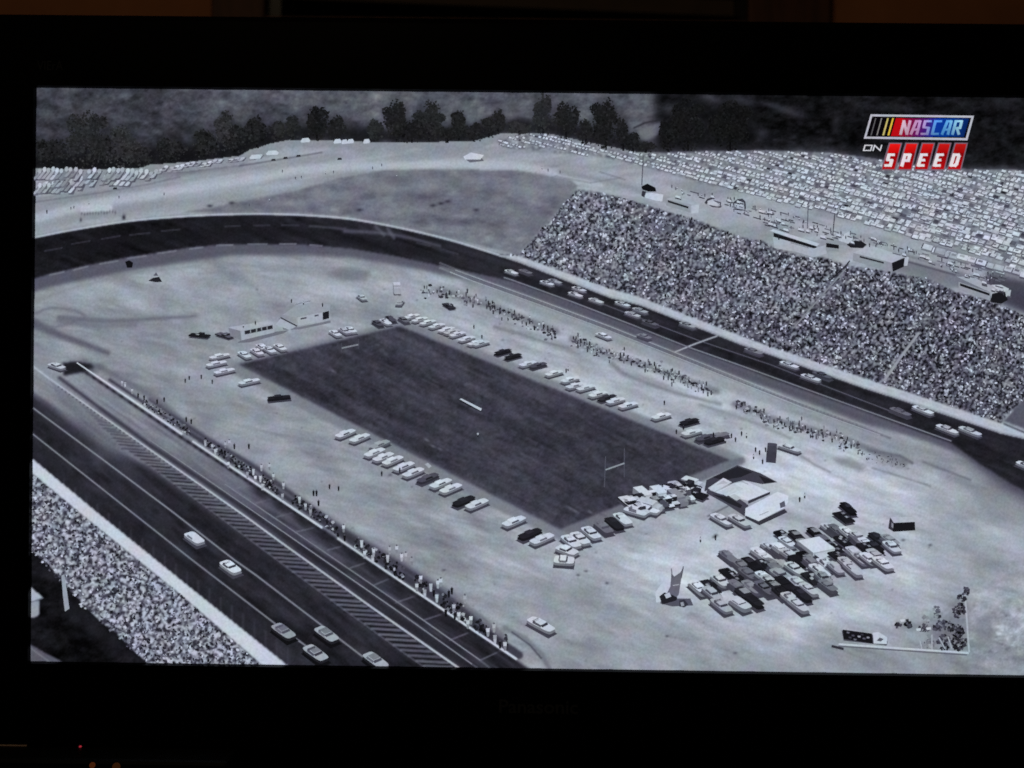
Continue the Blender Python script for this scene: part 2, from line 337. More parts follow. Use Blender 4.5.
for i in range(46):
    u, v = rng.random(2); x = 250+u*300+v*160; y = 372+u*150-v*30+rng.normal()*8
    if inpoly(FLD, np.array([x]), np.array([y]))[0]: stroke([(x, y), (x+rng.uniform(4, 16), y+rng.uniform(2, 9))], rng.uniform(.8, 2), .30, 1., .55)
for p in ((333,371),(570,508),(575,511),(590,512),(427,440),(433,446),(440,449)): blob(*p, 3, 1.2, .42, .8, .5)

# -- dirt marks on the infield
stroke([(60,318),(110,321),(150,319),(196,316)], 6, .40, 1.8, .85, 2, True); stroke([(60,321),(100,326),(135,325)], 5, .44, 2, .75)
stroke([(30,322),(60,335),(90,346),(108,353)], 9, .33, 2.2, .85, 4, True); stroke([(34,314),(52,308),(76,311),(84,318),(60,326),(36,328)], 2.5, .42, 1.6, .75, smooth=True)
stroke([(36,300),(80,286),(140,272),(200,266)], 3, .5, 2, .5); stroke([(190,262),(300,268),(360,268)], 2, .52, 1.5, .5); stroke([(200,273),(290,270),(370,275)], 2, .52, 1.5, .5); stroke([(190,341),(235,338)], 1.5, .5, 1, .5); stroke([(130,337),(170,334)], 2, .5, 1.2, .5)
fill([(325,273),(345,268),(372,271),(366,280),(345,281)], .46, 1.8, .85)
stroke([(495,327),(520,334),(545,342),(568,348)], 3.5, .46, 1.6, .8, 2, True); stroke([(612,364),(625,374),(650,384),(680,394),(720,404)], 4.5, .46, 1.8, .8, 3, True)
stroke([(700,405),(730,414),(760,425),(790,438)], 3, .5, 1.6, .7); stroke([(800,455),(815,465),(830,472)], 2, .5, 1, .7)
fill([(832,457),(850,458),(868,467),(860,471),(840,465)], .5, 1.8, .7)
stroke([(868,450),(900,456),(912,463)], 3, .38, 1, .9); stroke([(872,468),(905,478),(930,486)], 1.6, .45, 1, .7); stroke([(923,462),(950,472),(970,480)], 2.2, .42, 1, .8)
stroke([(915,448),(940,455)], 3, .5, 1.5, .6); stroke([(990,500),(1020,508),(1060,520)], 30, .54, 8, .5)
stroke([(820,540),(900,560),(960,580),(990,600)], 4, .60, 2, .5)
blob(725,510,26,14,.56,.7); stroke([(708,516),(728,506)], 1.2, .3, .7, .8)
stroke([(505,628),(525,638),(542,655),(549,668)], 5, .44, 1.6, .8); stroke([(512,632),(530,645),(541,658)], 1.2, .22, .6, .9)
for x, y in ((578,575),(586,571),(607,583),(667,576+60),(735,653),(903,540),(930,545),(714,537),(716,535),(444,570),(390,420+55)): blob(x, y, 2, 1.2, .3, .8)
ex, ey = 1010, 640
C += (np.exp(-((GX-1010)/55)**2-((GY-630)/45)**2))*(.03*fbm(9, 7, 101)+.028*fbm(4, 3, 105))
for b_ in ((945,632,24,14,.36,.6),(958,610,12,16,.38,.5),(907,626,12,6,.42,.6)): blob(*b_)
fill([(975,618),(990,614),(994,648),(976,650)], .5, 1.5, .7)

for a_ in ([(440,290),(493,307),(556,331)],[(572,339),(604,352),(660,371),(716,391)],[(735,404),(778,421),(842,438),(905,463)]): stroke(a_, 6.5, .43, 2, .8)  # shadow band painted under the far crews
# -- oval track, far bend and far straight
upc = [(20,241),(70,231),(130,221.5),(190,216.5),(250,214.5),(300,215.5),(350,219.5),(400,228.5),(450,240.5),(500,256),(520,262.5),(610,297.5),(640,305),(740,344),(770,354.5),(864,388),(900,399.5),(950,416),(1000,433),(1030,440),(1070,456)]
dn = [(1070,520),(1030,494),(1010,483),(980,464),(951,443),(900,425),(864,411.5),(770,378),(740,366.5),(688,348.5),(630,325.5),(570,302),(512,281.5),(470,272),(440,266),(400,257),(350,248.5),(300,244.5),(230,244),(190,247.5),(130,257),(80,267),(50,274),(20,283)]
ap = [(1070,520),(1010,488),(960,453),(910,436),(864,424),(770,389),(740,380),(688,361),(630,338),(570,314),(512,293),(470,281),(430,272),(400,266),(350,258),(300,255),(230,256),(190,262),(130,271),(80,281),(50,287),(20,297)]
stroke([(470,284),(540,309),(610,336),(680,364),(740,388),(800,410),(880,440),(940,455)], 14, .545, 4, .75, 12); fill(upc+ap, .345, 2.0, .97); fill([(930,430),(951,436),(1000,455),(1070,470),(1070,530),(1030,504),(1000,489),(965,462)], .30, 5, .8)
fill(upc+dn, .14, .9)
trk = pmask(upc+dn, 1)
C += trk*(.012*fbm(60, 5, 111, .35)+.008*fbm(8, 5, 113))
C -= trk*.05*np.exp(-((GX-120)/120)**2)
stroke([(36,256),(100,243),(200,233),(300,234),(360,243),(420,254)], 9, .10, 3, .6, 6, True)
stroke([(345,231),(380,233),(410,238),(440,246)], 3.5, .38, 1.4, .75, 1.5, True); stroke([(310,226),(345,229)], 2, .33, 1, .7); stroke([(376,227),(384,235)], 3, .4, 1.2, .6); stroke([(388,229),(394,238)], 3, .42, 1.2, .6)
stroke([(450,246),(520,269),(600,300)], 5, .22, 2, .6)
for a_, b_ in (((45,251),(62,248)),((72,244),(90,241)),((102,239),(120,236)),((130,235),(150,233)),((162,231),(180,229.5)),((225,226.6),(240,226)),((254,225.6),(270,225.4)),((282,225.2),(299,225.5)),((417,243),(430,246)),((447,251),(458,254))): stroke([a_, b_], .9, .34, .6, .6)
for a_, b_ in (((50,275),(64,272)),((74,270),(88,266.5)),((100,264),(118,261)),((128,258.5),(146,256)),((158,253.5),(176,251)),((190,249),(203,247.5)),((217,245.5),(233,245)),((248,244.3),(267,244.3)),((280,244),(296,244)),((310,245),(322,246))): stroke([a_, b_], 1.2, .55, .6, .75)
stroke([(36,287),(80,277),(130,267),(190,256),(250,250)], 4, .33, 2, .5)
# far straight lines
stroke([(504,277.5),(512,280),(570,301),(630,324),(688,347),(740,365.3),(864,410),(951,441)], 1.0, .48, .55, .85)
stroke([(600,303),(660,326),(700,341),(770,364.5),(830,388),(890,411)], .9, .32, .55, .7)
stroke([(675,352),(696,343.5),(717,336)], 1.7, .55, .6, .9)
stroke([(512,285),(570,306),(630,330),(700,356),(770,384),(870,420)], 3.5, .32, 2, .7)
for off, tn in ((0, .58), (4.2, .5), (8, .62)):
    stroke([(440,263+off*.6),(470,275+off*.7),(540,300+off),(610,326+off),(680,354+off),(740,378+off),(800,402+off),(890,434+off)], 1.0, tn, .8, .75)
stroke([(470,279),(540,304),(610,330),(680,358),(740,382),(890,438)], 1.6, .36, .8, .7)
for i in range(95):
    t = i/95; x = 520+t*340; y = np.interp(x, [470,540,610,680,740,890], [277,302,328,356,380,436]); blob(x, y+1.5, .8, 1.1, .34, .6)
# far white wall in front of the stand
WT = FRONT_TOP; WB = [(p[0], np.interp(p[0], [a[0] for a in upc], [a[1] for a in upc])) for p in WT]
fill(WT+WB[::-1], .74, .5)
stroke([(p[0], p[1]-.8) for p in WB], 1.8, .60, .5, .8)
for x in np.arange(530, 1020, 17): blob(x, np.interp(x, [p[0] for p in WT], [p[1] for p in WT])+3+rng.random()*2, 5, 1.5, .66, .5, .35)
stroke([(20,240.5),(70,230.5),(130,221),(190,216),(250,214),(300,215),(350,219),(400,228),(450,240),(502,256)], 1.7, .76, .5, .9, smooth=True)
stroke([(1002,419),(1030,430),(1070,446)], 1.3, .6, .6); stroke([(1004,424),(1030,435),(1070,452)], 1, .2, .6); 
# -- near track, pit lane
W1 = [(77,362.6),(182,434),(193,441.4),(310,518.7),(338,538.4),(400,580.6),(517,660),(545,680)]
L2 = [(30,364),(48.8,378),(164,459.5),(250,519.5),(280,541.5),(375,609.5),(456,666),(485,686)]
W1p, L2p = interp(W1), interp(L2)
PIT = [(40,367)]+W1+[(560,690),(20,690),(20,372)]
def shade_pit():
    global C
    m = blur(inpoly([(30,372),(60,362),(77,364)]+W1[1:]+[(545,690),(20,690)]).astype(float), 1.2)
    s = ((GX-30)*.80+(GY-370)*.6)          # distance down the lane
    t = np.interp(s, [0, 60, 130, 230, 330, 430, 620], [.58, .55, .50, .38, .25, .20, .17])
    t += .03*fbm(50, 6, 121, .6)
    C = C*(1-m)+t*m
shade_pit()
# race surface
fill([(20,386),(48,402),(100,444),(150,467),(223,519.5),(280,562),(344,609.5),(423,666),(450,690),(20,690)], .16, 3, 1)
C += pmask([(20,386),(48,402),(110,446),(423,666),(450,690),(20,690)], 3)*(.018*fbm(60, 10, 131, .66)+.012*fbm(14, 8, 135, .66))
blob(60, 395, 34, 14, .47, .75, .6); blob(85, 425, 25, 8, .38, .6, .6); blob(110, 447, 22, 7, .40, .6, .7); blob(46, 380, 26, 10, .56, .8, .6); blob(75, 440, 22, 9, .2, .6, .6)
blob(100, 455, 12, 10, .38, .5, .7); blob(150, 495, 26, 8, .22, .5, .6); blob(125,470,14,8,.27,.5,.6)
# pit asphalt between L2 and the double line
stroke([(100,402),(150,440),(265.6,519.5),(395.6,609.5),(472,664),(495,680)], 1.1, .50, .6, .85)
stroke([(225,484),(277,519.5),(407,604.5+4),(480,660),(505,680)], 1.0, .48, .6, .85)
stroke([(60,378),(100,408),(150,445),(250,512),(400,618),(470,668)], 3.2, .15, 1.6, .8, 7)
C = np.where(inpoly([(50,380)]+L2[2:]+[(400,660),(223,521),(150,466),(100,437),(60,402)]), C*.9+.02, C)
# hatched strip
y = 392.
while y < 684:
    stp = np.interp(y, [392, 680], [3.0, 5.6])
    xr = np.interp(y, [p[1] for p in L2], [p[0] for p in L2])-1.2
    xl = np.interp(y, [400, 446, 465.6, 519.5, 562, 609.5, 650, 666, 690], [76, 120, 150, 223, 280, 344, 400, 423, 456])+.5
    fade = min(1, max(0, (y-400)/70)); j = rng.normal()*.3
    if xl < xr:
        stroke([(xl, y-.5+j), (xr, y+1.3+j)], stp*.42, .42+.03*rng.normal(), .5, .15+.65*fade)
        stroke([(xl+rng.random()*3, y+stp*.5-.4+j), (xr, y+stp*.5+1.4+j)], stp*.42, .10, .5, .15+.72*fade)
    y += stp
stroke([(78,402),(120,446),(150,465.6),(223,519.5),(280,562),(344,609.5),(400,650),(423,666),(450,686)], 1.0, .45, .6, .8)
stroke(L2, 1.9, .70, .5, .95)
for i in range(110):
    t = i/110; y = 385+t*282; x = np.interp(y, [p[1] for p in L2], [p[0] for p in L2]); blob(x+.2, y+1.6, 1.0, .8, .15, .65)
# pit boxes
for a_, b_ in (((234,489),(253,485)),((256,503),(273.5,498.4)),((276.5,517),(294,512.5)),((295.6,532),(317.5,526.7)),((328,550),(342.5,546)),((350,568),(367.5,562)),((374,585),(391,578)),((396,602.5),(415,596)),((424,620),(445,613)),((450,640),(470,632)),((480.5,660),(500,651)),((215,475),(234,471)),((146,430),(165,424))):
    stroke([a_, b_], 1.2, .46, .6, .8)
bxs = [(253,485),(273.5,498.4),(294,512.5),(317.5,526.7),(342.5,546),(367.5,562),(391,578),(415,596),(445,613),(470,632),(500,651)]
for i in range(len(bxs)-1):
    x = (bxs[i][0]+bxs[i+1][0])/2-3; y = (bxs[i][1]+bxs[i+1][1])/2+1; blob(x, y, 11, 5, .11+.0*i, .75, .6)
# pit wall: shadow painted along its foot, then the wall
stroke([(80,368),(182,438),(193,445),(310,523),(338,543),(517,664)], 3, .16, 1.1, .8)
for i in range(60):
    x = 85+i*7.2+rng.random()*3; blob(x, W1p(x)+3.5, 2.4, 1.4, .10, .75, .6)
# dark band behind wall with crews
stroke([(84,360),(120,378),(160,402),(200,436),(250,466),(300,502),(345,532),(400,565),(450,598),(500,638)], 4, .40, 2.2, .75, 13, True)
stroke([(150,400),(200,434),(250,464),(300,500),(345,532),(400,566),(450,600),(498,642)], 3, .17, 2, .75, 7, True)
stroke([(110,380),(186,431),(200,440),(313,515.5),(341,534),(403,576),(519,655)], 3, .20, 1.2, .9, 9)
for s_ in ([(77,362.6),(182,434)], [(193,441.4),(322,527.5)], [(338,538.4),(400,580.6),(516.5,659)]): stroke(s_, 1.8, .78, .4, 1.)
# dark shadow painted beside the car at upper left
fill([(63,363),(76,361),(92,364),(95,368),(84,372),(64,376)], .10, 1.1, .95); blob(100, 366, 7, 3, .38, .7); blob(92, 371, 6, 3, .3, .6)
stroke([(34,330+46),(60,392)], 1, .4, 1, .5)
# near lanes
stroke([(30,405.5),(105,461),(173,512),(234.7,560),(256,575),(366,659),(390,676)], 1.5, .47, .55, .9)
stroke([(30,431.5),(33,434),(131.7,512),(192.5,560),(277,625),(312,650)], 1.5, .43, .55, .9)
# near wall, fence posts
NWU = [(20,450),(33,459),(97,512),(180,579),(286,664),(306,680)]; NWL = [(282,682),(261,664),(180,594),(80,513),(33,474),(20,466)]
stroke([(33,450),(97,502),(180,569),(270,640)], 12, .13, 3, .5, 26)
for i in range(21):
    x = 60+i*11.2; y = np.interp(x, [p[0] for p in NWU], [p[1] for p in NWU]); h = 5+i*.62; stroke([(x+4, y-h+3), (x+4, y+3)], 1.8, .30, .9, .38)
fill(NWU+NWL, .80, .6)
# -- stands: near crowd and the yard under it
NC = [(20,466),(33,474),(80,513.5),(180,594.5),(261,664.5),(280,682),(160,682),(147,662),(139,655),(127,643),(113,630),(100,621),(84.7,605),(70.6,590),(56.6,574),(44,560),(33,551),(20,545)]
yard = fill([(20,540),(33,550),(44,559),(56.6,573),(70.6,589),(84.7,604),(100,620),(113,629),(127,642),(139,654),(147,661),(165,690),(20,690)], .055, .8)
C += yard*(.02*fbm(30, 16, 141)+.012*fbm(8, 6, 143))
for x, y, rx, ry, t in ((50,575,14,9,.2),(100,630,18,8,.17),(75,612,14,10,.13),(115,645,14,7,.13)): blob(x, y, rx, ry, t, .6, .6)
fill([(20,634),(32,645),(44,652),(61,661),(70,668),(20,680)], .36, .7); stroke([(28,646),(50,662)], 1, .5, .5)
fill([(20,586),(31,587),(43.5,597.5),(33,602),(20,602)], .70, .6); fill([(20,602),(39,600),(40,614),(36,617),(20,618)], .62, .7); stroke([(30,602.5),(43,598)], .9, .45, .5)

def speck(s1, seed, aniso=1., ang=0):
    r = np.random.default_rng(seed); n = r.standard_normal(C.shape)
    d = blur(n, s1)-blur(n, s1*2.1); d /= d.std(); return d
SPA = speck(.85, 5); SPB = speck(1.25, 8); SPC = speck(2.6, 11); SPD = speck(1.6, 15)
FC = [(518,255),(530,242),(548,222),(565,202),(577,189),(600,192),(640,203),(665,211),(700,221),(740,237),(762,241),(774,248),(807,258),(826,258),(847,266),(890,272),(931,279),(955,292),(989,300),(1030,318),(1070,336),(1070,370),(1024,398),(1012,411),(1004,421)]+[(p[0], p[1]) for p in WT[::-1] if p[0] < 1003]
m = blur(inpoly(FC).astype(float), .7)
mod = 1+.25*fbm(22, 12, 155)
cz = (.80*SPA+.45*SPB+.22*SPD)*mod; crowd = np.clip(.40+.235*np.tanh(cz*.85)+.035*SPC+.018*fbm(60, 20, 151), .05, .84)
dk = np.clip((GX-600)/350, 0, 1); crowd = crowd-.075*dk+.02*(SPA*dk)
C = C*(1-m)+crowd*m
fcm = inpoly(FC)
fill([(1012,411),(1024,399),(1070,372),(1070,446),(1004,421)], .33, .8, .95); stroke([(1012,411),(1002,421)], 2.5, .6, .7, .6)
# aisles and row shading
stroke([(883,381),(900,357),(918,333)], 2.4, .58, .7, .85); stroke([(793,328),(820,297),(845,269)], 1.6, .52, .7, .7); stroke([(828,280),(845,269),(848,264)], 1.5, .12, .7, .7)
stroke([(698,300),(720,276),(738,250)], 1.4, .42, .8, .35); stroke([(622,282),(640,262),(655,240)], 1.4, .42, .8, .3); stroke([(960,345),(985,318)], 1.5, .45, .8, .35); stroke([(517,256),(549,221),(577,189)], 2, .52, 1, .5)
m = blur(inpoly(NC).astype(float), .6)
cz = (.45*SPA+.75*SPB+.50*SPD)*(1+.2*fbm(20, 14, 157)); ncr = np.clip(.475+.27*np.tanh(cz*.95)+.03*SPC, .07, .88)
C = C*(1-m)+ncr*m
stroke([(165,598),(180,612),(196,628)], 4, .62, 2, .5)
# -- parked cars beyond the stand: ground tone
CP = [(497,140),(520,135),(545,134),(600,146),(640,154),(700,152),(760,151),(830,153.5),(864,158),(900,164),(965,170),(1070,172),(1070,300),(1000,262),(965,250),(930,240),(905,236),(880,228),(830,213),(790,203),(740,190),(700,183),(650,168),(600,156),(540,152),(500,147)]
m = blur(inpoly(CP).astype(float), 1)
C = C*(1-m)+(.50+.05*SPB+.04*SPC)*m
# tracks and edges among them
for s_, w, t, a_ in (([(640,182),(700,200),(760,215),(830,232),(870,250)], 9, .68, .8), ([(600,178),(640,186),(700,205),(760,226)], 6, .64, .7), ([(760,202),(830,222),(900,238)], 4, .66, .8),
                     ([(905,262),(960,280),(1030,306)], 16, .42, .8), ([(930,246),(980,262),(1060,285)], 7, .47, .85), ([(870,262),(905,270),(950,285)], 8, .47, .8), ([(560,172),(610,182),(640,190)], 5, .52, .7)):
    stroke(s_, w, t, 2, a_)
stroke([(905,258),(930,265),(955,272)], 3, .6, 1, .8); stroke([(905,261),(930,268),(955,275)], 1, .2, .7, .8)
stroke([(578,188),(640,196),(668,206)], 3, .68, 1.2, .8)
stroke([(555,176),(590,183),(620,178)], .9, .4, .7, .6); stroke([(600,172),(625,180)], 1, .4, .6, .7)
fill([(985,272),(1070,290),(1070,330),(1024,312),(990,298)], .22, 3, .85)
C += .008*rng.standard_normal(C.shape)
for a_, b_ in (((745,335),(800,262)),((700,318),(760,248)),((650,300),(700,226)),((600,282),(650,208)),((840,362),(880,300)),((925,398),(965,330)),((965,412),(1005,345))): stroke([a_, b_], 1.2, .46, .6, .42)
C = np.clip(C, .015, .9)

# -- cut the ground into its regions
ID = np.zeros((NH-1, NW-1), int); qx = GX[:-1, :-1]+.5; qy = GY[:-1, :-1]+.5
REG = {0: ('infield_ground', None, None)}
ID[(qy < upper(qx)) & (qx < 520)] = 1; ID[(qy < np.interp(qx, [p[0] for p in WT], [p[1] for p in WT])) & (qx >= 519)] = 1
ID[inpoly(CP, qx, qy)] = 2; ID[qy < crest(qx)] = 3; ID[(qy < crest(qx)) & (qx > 655)] = 4
ID[inpoly([(180,213),(230,204),(300,190),(340,178),(380,171),(440,169),(520,171),(572,180),(579,187),(548,222),(519,255),(498,250),(450,238),(400,226),(350,217),(300,213),(250,212)], qx, qy)] = 5
ID[inpoly(upc+dn, qx, qy)] = 6; ID[inpoly(FC, qx, qy)] = 7; ID[inpoly(WT+WB[::-1], qx, qy)] = 8; ID[inpoly(FLD, qx, qy)] = 9
ID[inpoly([(20,372),(60,362),(77,363)]+W1[1:]+[(545,690),(20,690)], qx, qy)] = 10
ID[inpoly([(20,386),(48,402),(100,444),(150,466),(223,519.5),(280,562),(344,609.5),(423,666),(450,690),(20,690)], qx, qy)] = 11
ID[inpoly(NWU+NWL, qx, qy)] = 12
ID[inpoly([(20,540),(33,550),(147,661),(165,690),(20,690)], qx, qy)] = 14; ID[inpoly(NC, qx, qy)] = 13
NAMES = {0: ('infield_ground', 'pale dusty ground inside the oval in the picture', None), 1: ('outer_ground', 'pale dirt ground outside the bend in the picture', None),
 2: ('car_park_ground', 'ground under the massed cars beyond the stand in the picture', None), 3: ('distant_hills', 'grey mottled hills along the top of the picture', None), 4: ('dark_woodland', 'near black woodland at the top right of the picture', 'stuff'),
 5: ('grass_bank', 'mottled grey bank above the far bend in the picture', None), 6: ('race_track', 'dark banked track round the far bend and far straight in the picture', None),
 7: ('grandstand_crowd', 'large speckled crowd on the far grandstand in the picture', 'stuff'), 8: ('track_wall', 'long white wall below the far grandstand in the picture', None),
 9: ('football_field', 'dark rectangular football field in the middle of the infield', None), 10: ('pit_lane', 'pit lane with marked boxes beside the near track in the picture', None),
 11: ('race_track', 'near straight with two pale lane lines and a hatched edge in the picture', None), 12: ('track_wall', 'broad white wall beside the near crowd in the picture', None),
 13: ('grandstand_crowd', 'smaller speckled crowd at the lower left of the picture', 'stuff'), 14: ('shaded_yard', 'black shaded yard below the near crowd in the picture', None)}
RGB = tint(C); hm_ = (blur((GY < crest(GX)).astype(float), 1))[..., None]; RGB = RGB*(1-hm_)+RGB*np.array([.99, 1.015, .97])*hm_; cm_ = (blur((inpoly(FC) | inpoly(NC)).astype(float), .7))[..., None]; RGB = RGB*(1-cm_)+np.clip(RGB*np.array([1.0, .992, 1.01]), 0, 1)*cm_; RGB = linA(RGB); RGBA = np.concatenate([RGB, np.ones(RGB.shape[:2]+(1,))], -1).reshape(-1, 4).astype(np.float32)
VP = scr(GX, GY, 0).reshape(-1, 3)
# keep to the screen
inside = (VP[:, 0] > -xi-.0008) & (VP[:, 0] < xi+.0008) & (VP[:, 2] > zi0-.0008) & (VP[:, 2] < zi1+.0008)
ii = np.arange(NW*NH).reshape(NH, NW); Q = np.stack([ii[1:, :-1], ii[1:, 1:], ii[:-1, 1:], ii[:-1, :-1]], -1)
okq = inside[Q].all(-1)
for k, (nm, lb, kd) in NAMES.items():
    q = Q[(ID == k) & okq]
    if not len(q): continue
    u, inv = np.unique(q, return_inverse=True); inv = inv.reshape(-1)
    me = bpy.data.meshes.new(nm); c = VP[u].mean(0)
    me.vertices.add(len(u)); me.vertices.foreach_set('co', (VP[u]-c).ravel().astype(np.float32))
    me.loops.add(len(inv)); me.loops.foreach_set('vertex_index', inv.astype(np.int32))
    me.polygons.add(len(q)); me.polygons.foreach_set('loop_start', np.arange(0, len(inv), 4, dtype=np.int32)); me.polygons.foreach_set('loop_total', np.full(len(q), 4, dtype=np.int32))
    me.update(calc_edges=True); ca = me.color_attributes.new('Col', 'FLOAT_COLOR', 'POINT'); ca.data.foreach_set('color', RGBA[u].ravel()); me.materials.append(PIC)
    o = bpy.data.objects.new(nm, me); link(o, screen, label=lb, kind=kd)
    o.location = Vector(c)-screen.location-tv.location

# ================================================================== things seen in the picture
def pline(name, pts, w, t, lab, w2=None, smooth=False, lev=2):
    f = Flat(); P_ = [tuple(p) for p in (cr(pts, 6) if smooth else pts)]; n = len(P_)-1; w2 = w if w2 is None else w2
    for i in range(n):
        wa = w+(w2-w)*i/n; wb = w+(w2-w)*(i+1)/n; f.line(P_[i], P_[i+1], wa, t+random.uniform(-.03, .03), lev+i % 2, wb)
    f.build(name, base=0, label=lab)
pline('lane_line', [(504,277.5),(512,280),(570,301),(630,324),(688,347),(740,365.3),(800,387),(864,410),(951,441)], .9, .50, 'pale line along the inner edge of the far straight')
pline('lane_line', [(600,303),(660,326),(700,341),(770,364.5),(830,388),(890,411)], .7, .36, 'faint line between the lanes of the far straight')
pline('finish_line', [(675,352),(696,343.5),(717,336)], 1.3, .62, 'pale line painted across the far straight')
pline('guard_rail', [(455,270),(470,275.5),(540,300.5),(610,326.5),(680,354.5),(740,378.5),(800,402.5),(890,434.5)], .8, .60, 'long thin rail beside the far straight, on its track side')
pline('guard_rail', [(450,272),(470,280),(540,305),(610,331),(680,358.7),(740,382.7),(800,406.5),(880,435)], .8, .64, 'long thin rail beside the far straight, on its infield side')
pline('lane_line', [(30,405.5),(105,461),(173,512),(234.7,560),(256,575),(366,659),(390,676)], 1.1, .50, 'upper of two pale lines on the near straight', 1.5)
pline('lane_line', [(30,431.5),(33,434),(131.7,512),(192.5,560),(277,625),(312,650)], 1.1, .47, 'lower of two pale lines on the near straight', 1.5)
pline('guard_rail', L2, .9, .69, 'bright rail along the hatched strip', 2.0)
for i_, s_ in enumerate(([(77,362.6),(182,434)], [(193,441.4),(322,527.5)], [(338,538.4),(400,580.6),(516.5,659)])):
    pline('pit_wall', s_, 1.2, .76, ('first', 'second', 'third')[i_]+' length of the thin white pit wall counted from the upper left', 2.0)
pline('lane_line', [(100,402),(150,440),(265.6,519.5),(395.6,609.5),(472,664)], .8, .52, 'lower line of the pair inside the pit lane', 1.1)
pline('lane_line', [(225,484),(277,519.5),(407,608.5),(480,660)], .8, .50, 'upper line of the pair inside the pit lane', 1.1)
def car(name, px, py, hx, hy, tone=.80, L=5.2, W=1.95, roof=None, style='sedan', F_=None, label=None, group=None, h1=.55, h2=1.0, shade=.26, sc=.98, sk_=None):
    fl = F_ or Flat(); base = fl.__dict__.get('b', 0)
    c = g2(px, py); h = g2(px+hx*.5, py+hy*.5)-c; h /= np.linalg.norm(h); s = np.cross(UP, h); L *= sc; W *= sc
    def P(a, b, z): return pj(c+h*a+s*b+UP*z)
    tocam = -c-UP*(UP @ -c); tocam /= np.linalg.norm(tocam)
    o = tocam*.45
    fl.poly([pj(c+h*a+s*b+o) for a, b in ((-L*.5, -W*.52), (L*.5, -W*.52), (L*.5, W*.52), (-L*.5, W*.52))], shade, base)
    roof = min(.86, tone+.04) if roof is None else roof
    def hull(a0, a1, b, z0, z1, st, tt, lev, ta0=None, ta1=None, tb=None, cut=0):
        ta0 = a0 if ta0 is None else ta0; ta1 = a1 if ta1 is None else ta1; tb = b if tb is None else tb
        B = [(a0, -b, z0), (a1, -b, z0), (a1, b, z0), (a0, b, z0)]; T = [(ta0, -tb, z1), (ta1, -tb, z1), (ta1, tb, z1), (ta0, tb, z1)]
        for i, nrm in enumerate((-s, h, s, -h)):
            j = (i+1) % 4; q = [B[i], B[j], T[j], T[i]]; mid = c+h*np.mean([k[0] for k in q])+s*np.mean([k[1] for k in q])
            if nrm @ mid < 0: fl.poly([P(*k) for k in q], st[i % 2], lev)
        if cut:
            T = [(ta0+cut, -tb, z1), (ta1-cut, -tb, z1), (ta1, -tb+cut*.7, z1), (ta1, tb-cut*.7, z1), (ta1-cut, tb, z1), (ta0+cut, tb, z1), (ta0, tb-cut*.7, z1), (ta0, -tb+cut*.7, z1)]
        fl.poly([P(*k) for k in T], tt, lev)
    sd = tone*.55+.02; sd2 = tone*.82  # sides darker than the top: their shade is put into the colour
    if sk_: sd = sk_; sd2 = sk_*1.6
    if style == 'sedan':
        def ring_(ea, eb, z, k=16, dx=0., dy=0., pw=.36, ca=0.):
            out = []
            for i in range(k):
                q = 2*math.pi*(i+.5)/k; u = math.copysign(abs(math.cos(q))**pw, math.cos(q)); v = math.copysign(abs(math.sin(q))**pw, math.sin(q))
                p = P((u*ea+ca)*L/2, v*eb*W/2*(1-.10*max(0, u)), z); out.append((p[0]+dx, p[1]+dy))
            return out
        fl.poly(ring_(1.0, 1.02, .15, dy=.9), shade*.9, base)
        fl.poly(ring_(1.0, 1.0, .35, dy=.5), sd, base+1)
        fl.poly(ring_(.97, .96, h1+.15), tone, base+2)
        wj = random.uniform(.75, 1.25); wt = (.27 if tone > .4 else .10)*wj; r0 = random.uniform(-.50, -.40); r1 = random.uniform(.12, .24)
        for a0, a1, hw_ in ((r1-.02, r1+.13, .74), (r0-.10, r0+.02, .70)):
            if random.random() < .85: fl.poly([P(a0*L/2, -hw_*W/2, h2*.95), P(a1*L/2, -hw_*.9*W/2, h1+.2), P(a1*L/2, hw_*.9*W/2, h1+.2), P(a0*L/2, hw_*W/2, h2*.95)], wt, base+3)
        side_ = -1 if (P(0, -1, 1)[1] > P(0, 1, 1)[1]) else 1
        fl.poly([P(r0*L/2, side_*.66*W/2, h2), P(r1*L/2, side_*.66*W/2, h2), P((r1+.06)*L/2, side_*.86*W/2, h1+.2), P((r0-.04)*L/2, side_*.86*W/2, h1+.2)], (.36 if tone > .4 else .12)*wj, base+3)
        fl.poly([P(r0*L/2, -.62*W/2, h2+.1), P(r1*L/2, -.62*W/2, h2+.1), P(r1*L/2, .62*W/2, h2+.1), P(r0*L/2, .62*W/2, h2+.1)], roof*random.uniform(.95, 1.03), base+3)
    elif style == 'box':
        hull(-L/2, L*.24, W/2, .3, h2, (sd, sd2), tone, base+1); hull(L*.25, L/2, W*.45, .2, h2*.75, (.2, sd2), tone*.95, base+1)
    elif style == 'open':
        hull(-L/2, L/2, W/2, .2, h1, (.10, .14), tone, base+1, cut=.2); hull(-L*.05, L*.2, W*.44, h1, h2, (.1, .12), roof, base+2)
        for k in range(5): a_ = random.uniform(-.45, .0)*L; b_ = random.uniform(-.3, .3)*W; fl.poly([P(a_, b_, h1), P(a_+.7, b_, h1), P(a_+.6, b_+.5, h1), P(a_, b_+.5, h1)], random.choice((.08, .3, .5, .65)), base+3)
    if F_ is not None: return
    o = fl.build(name, label=label, group=group); LEV[0] += 4; return o

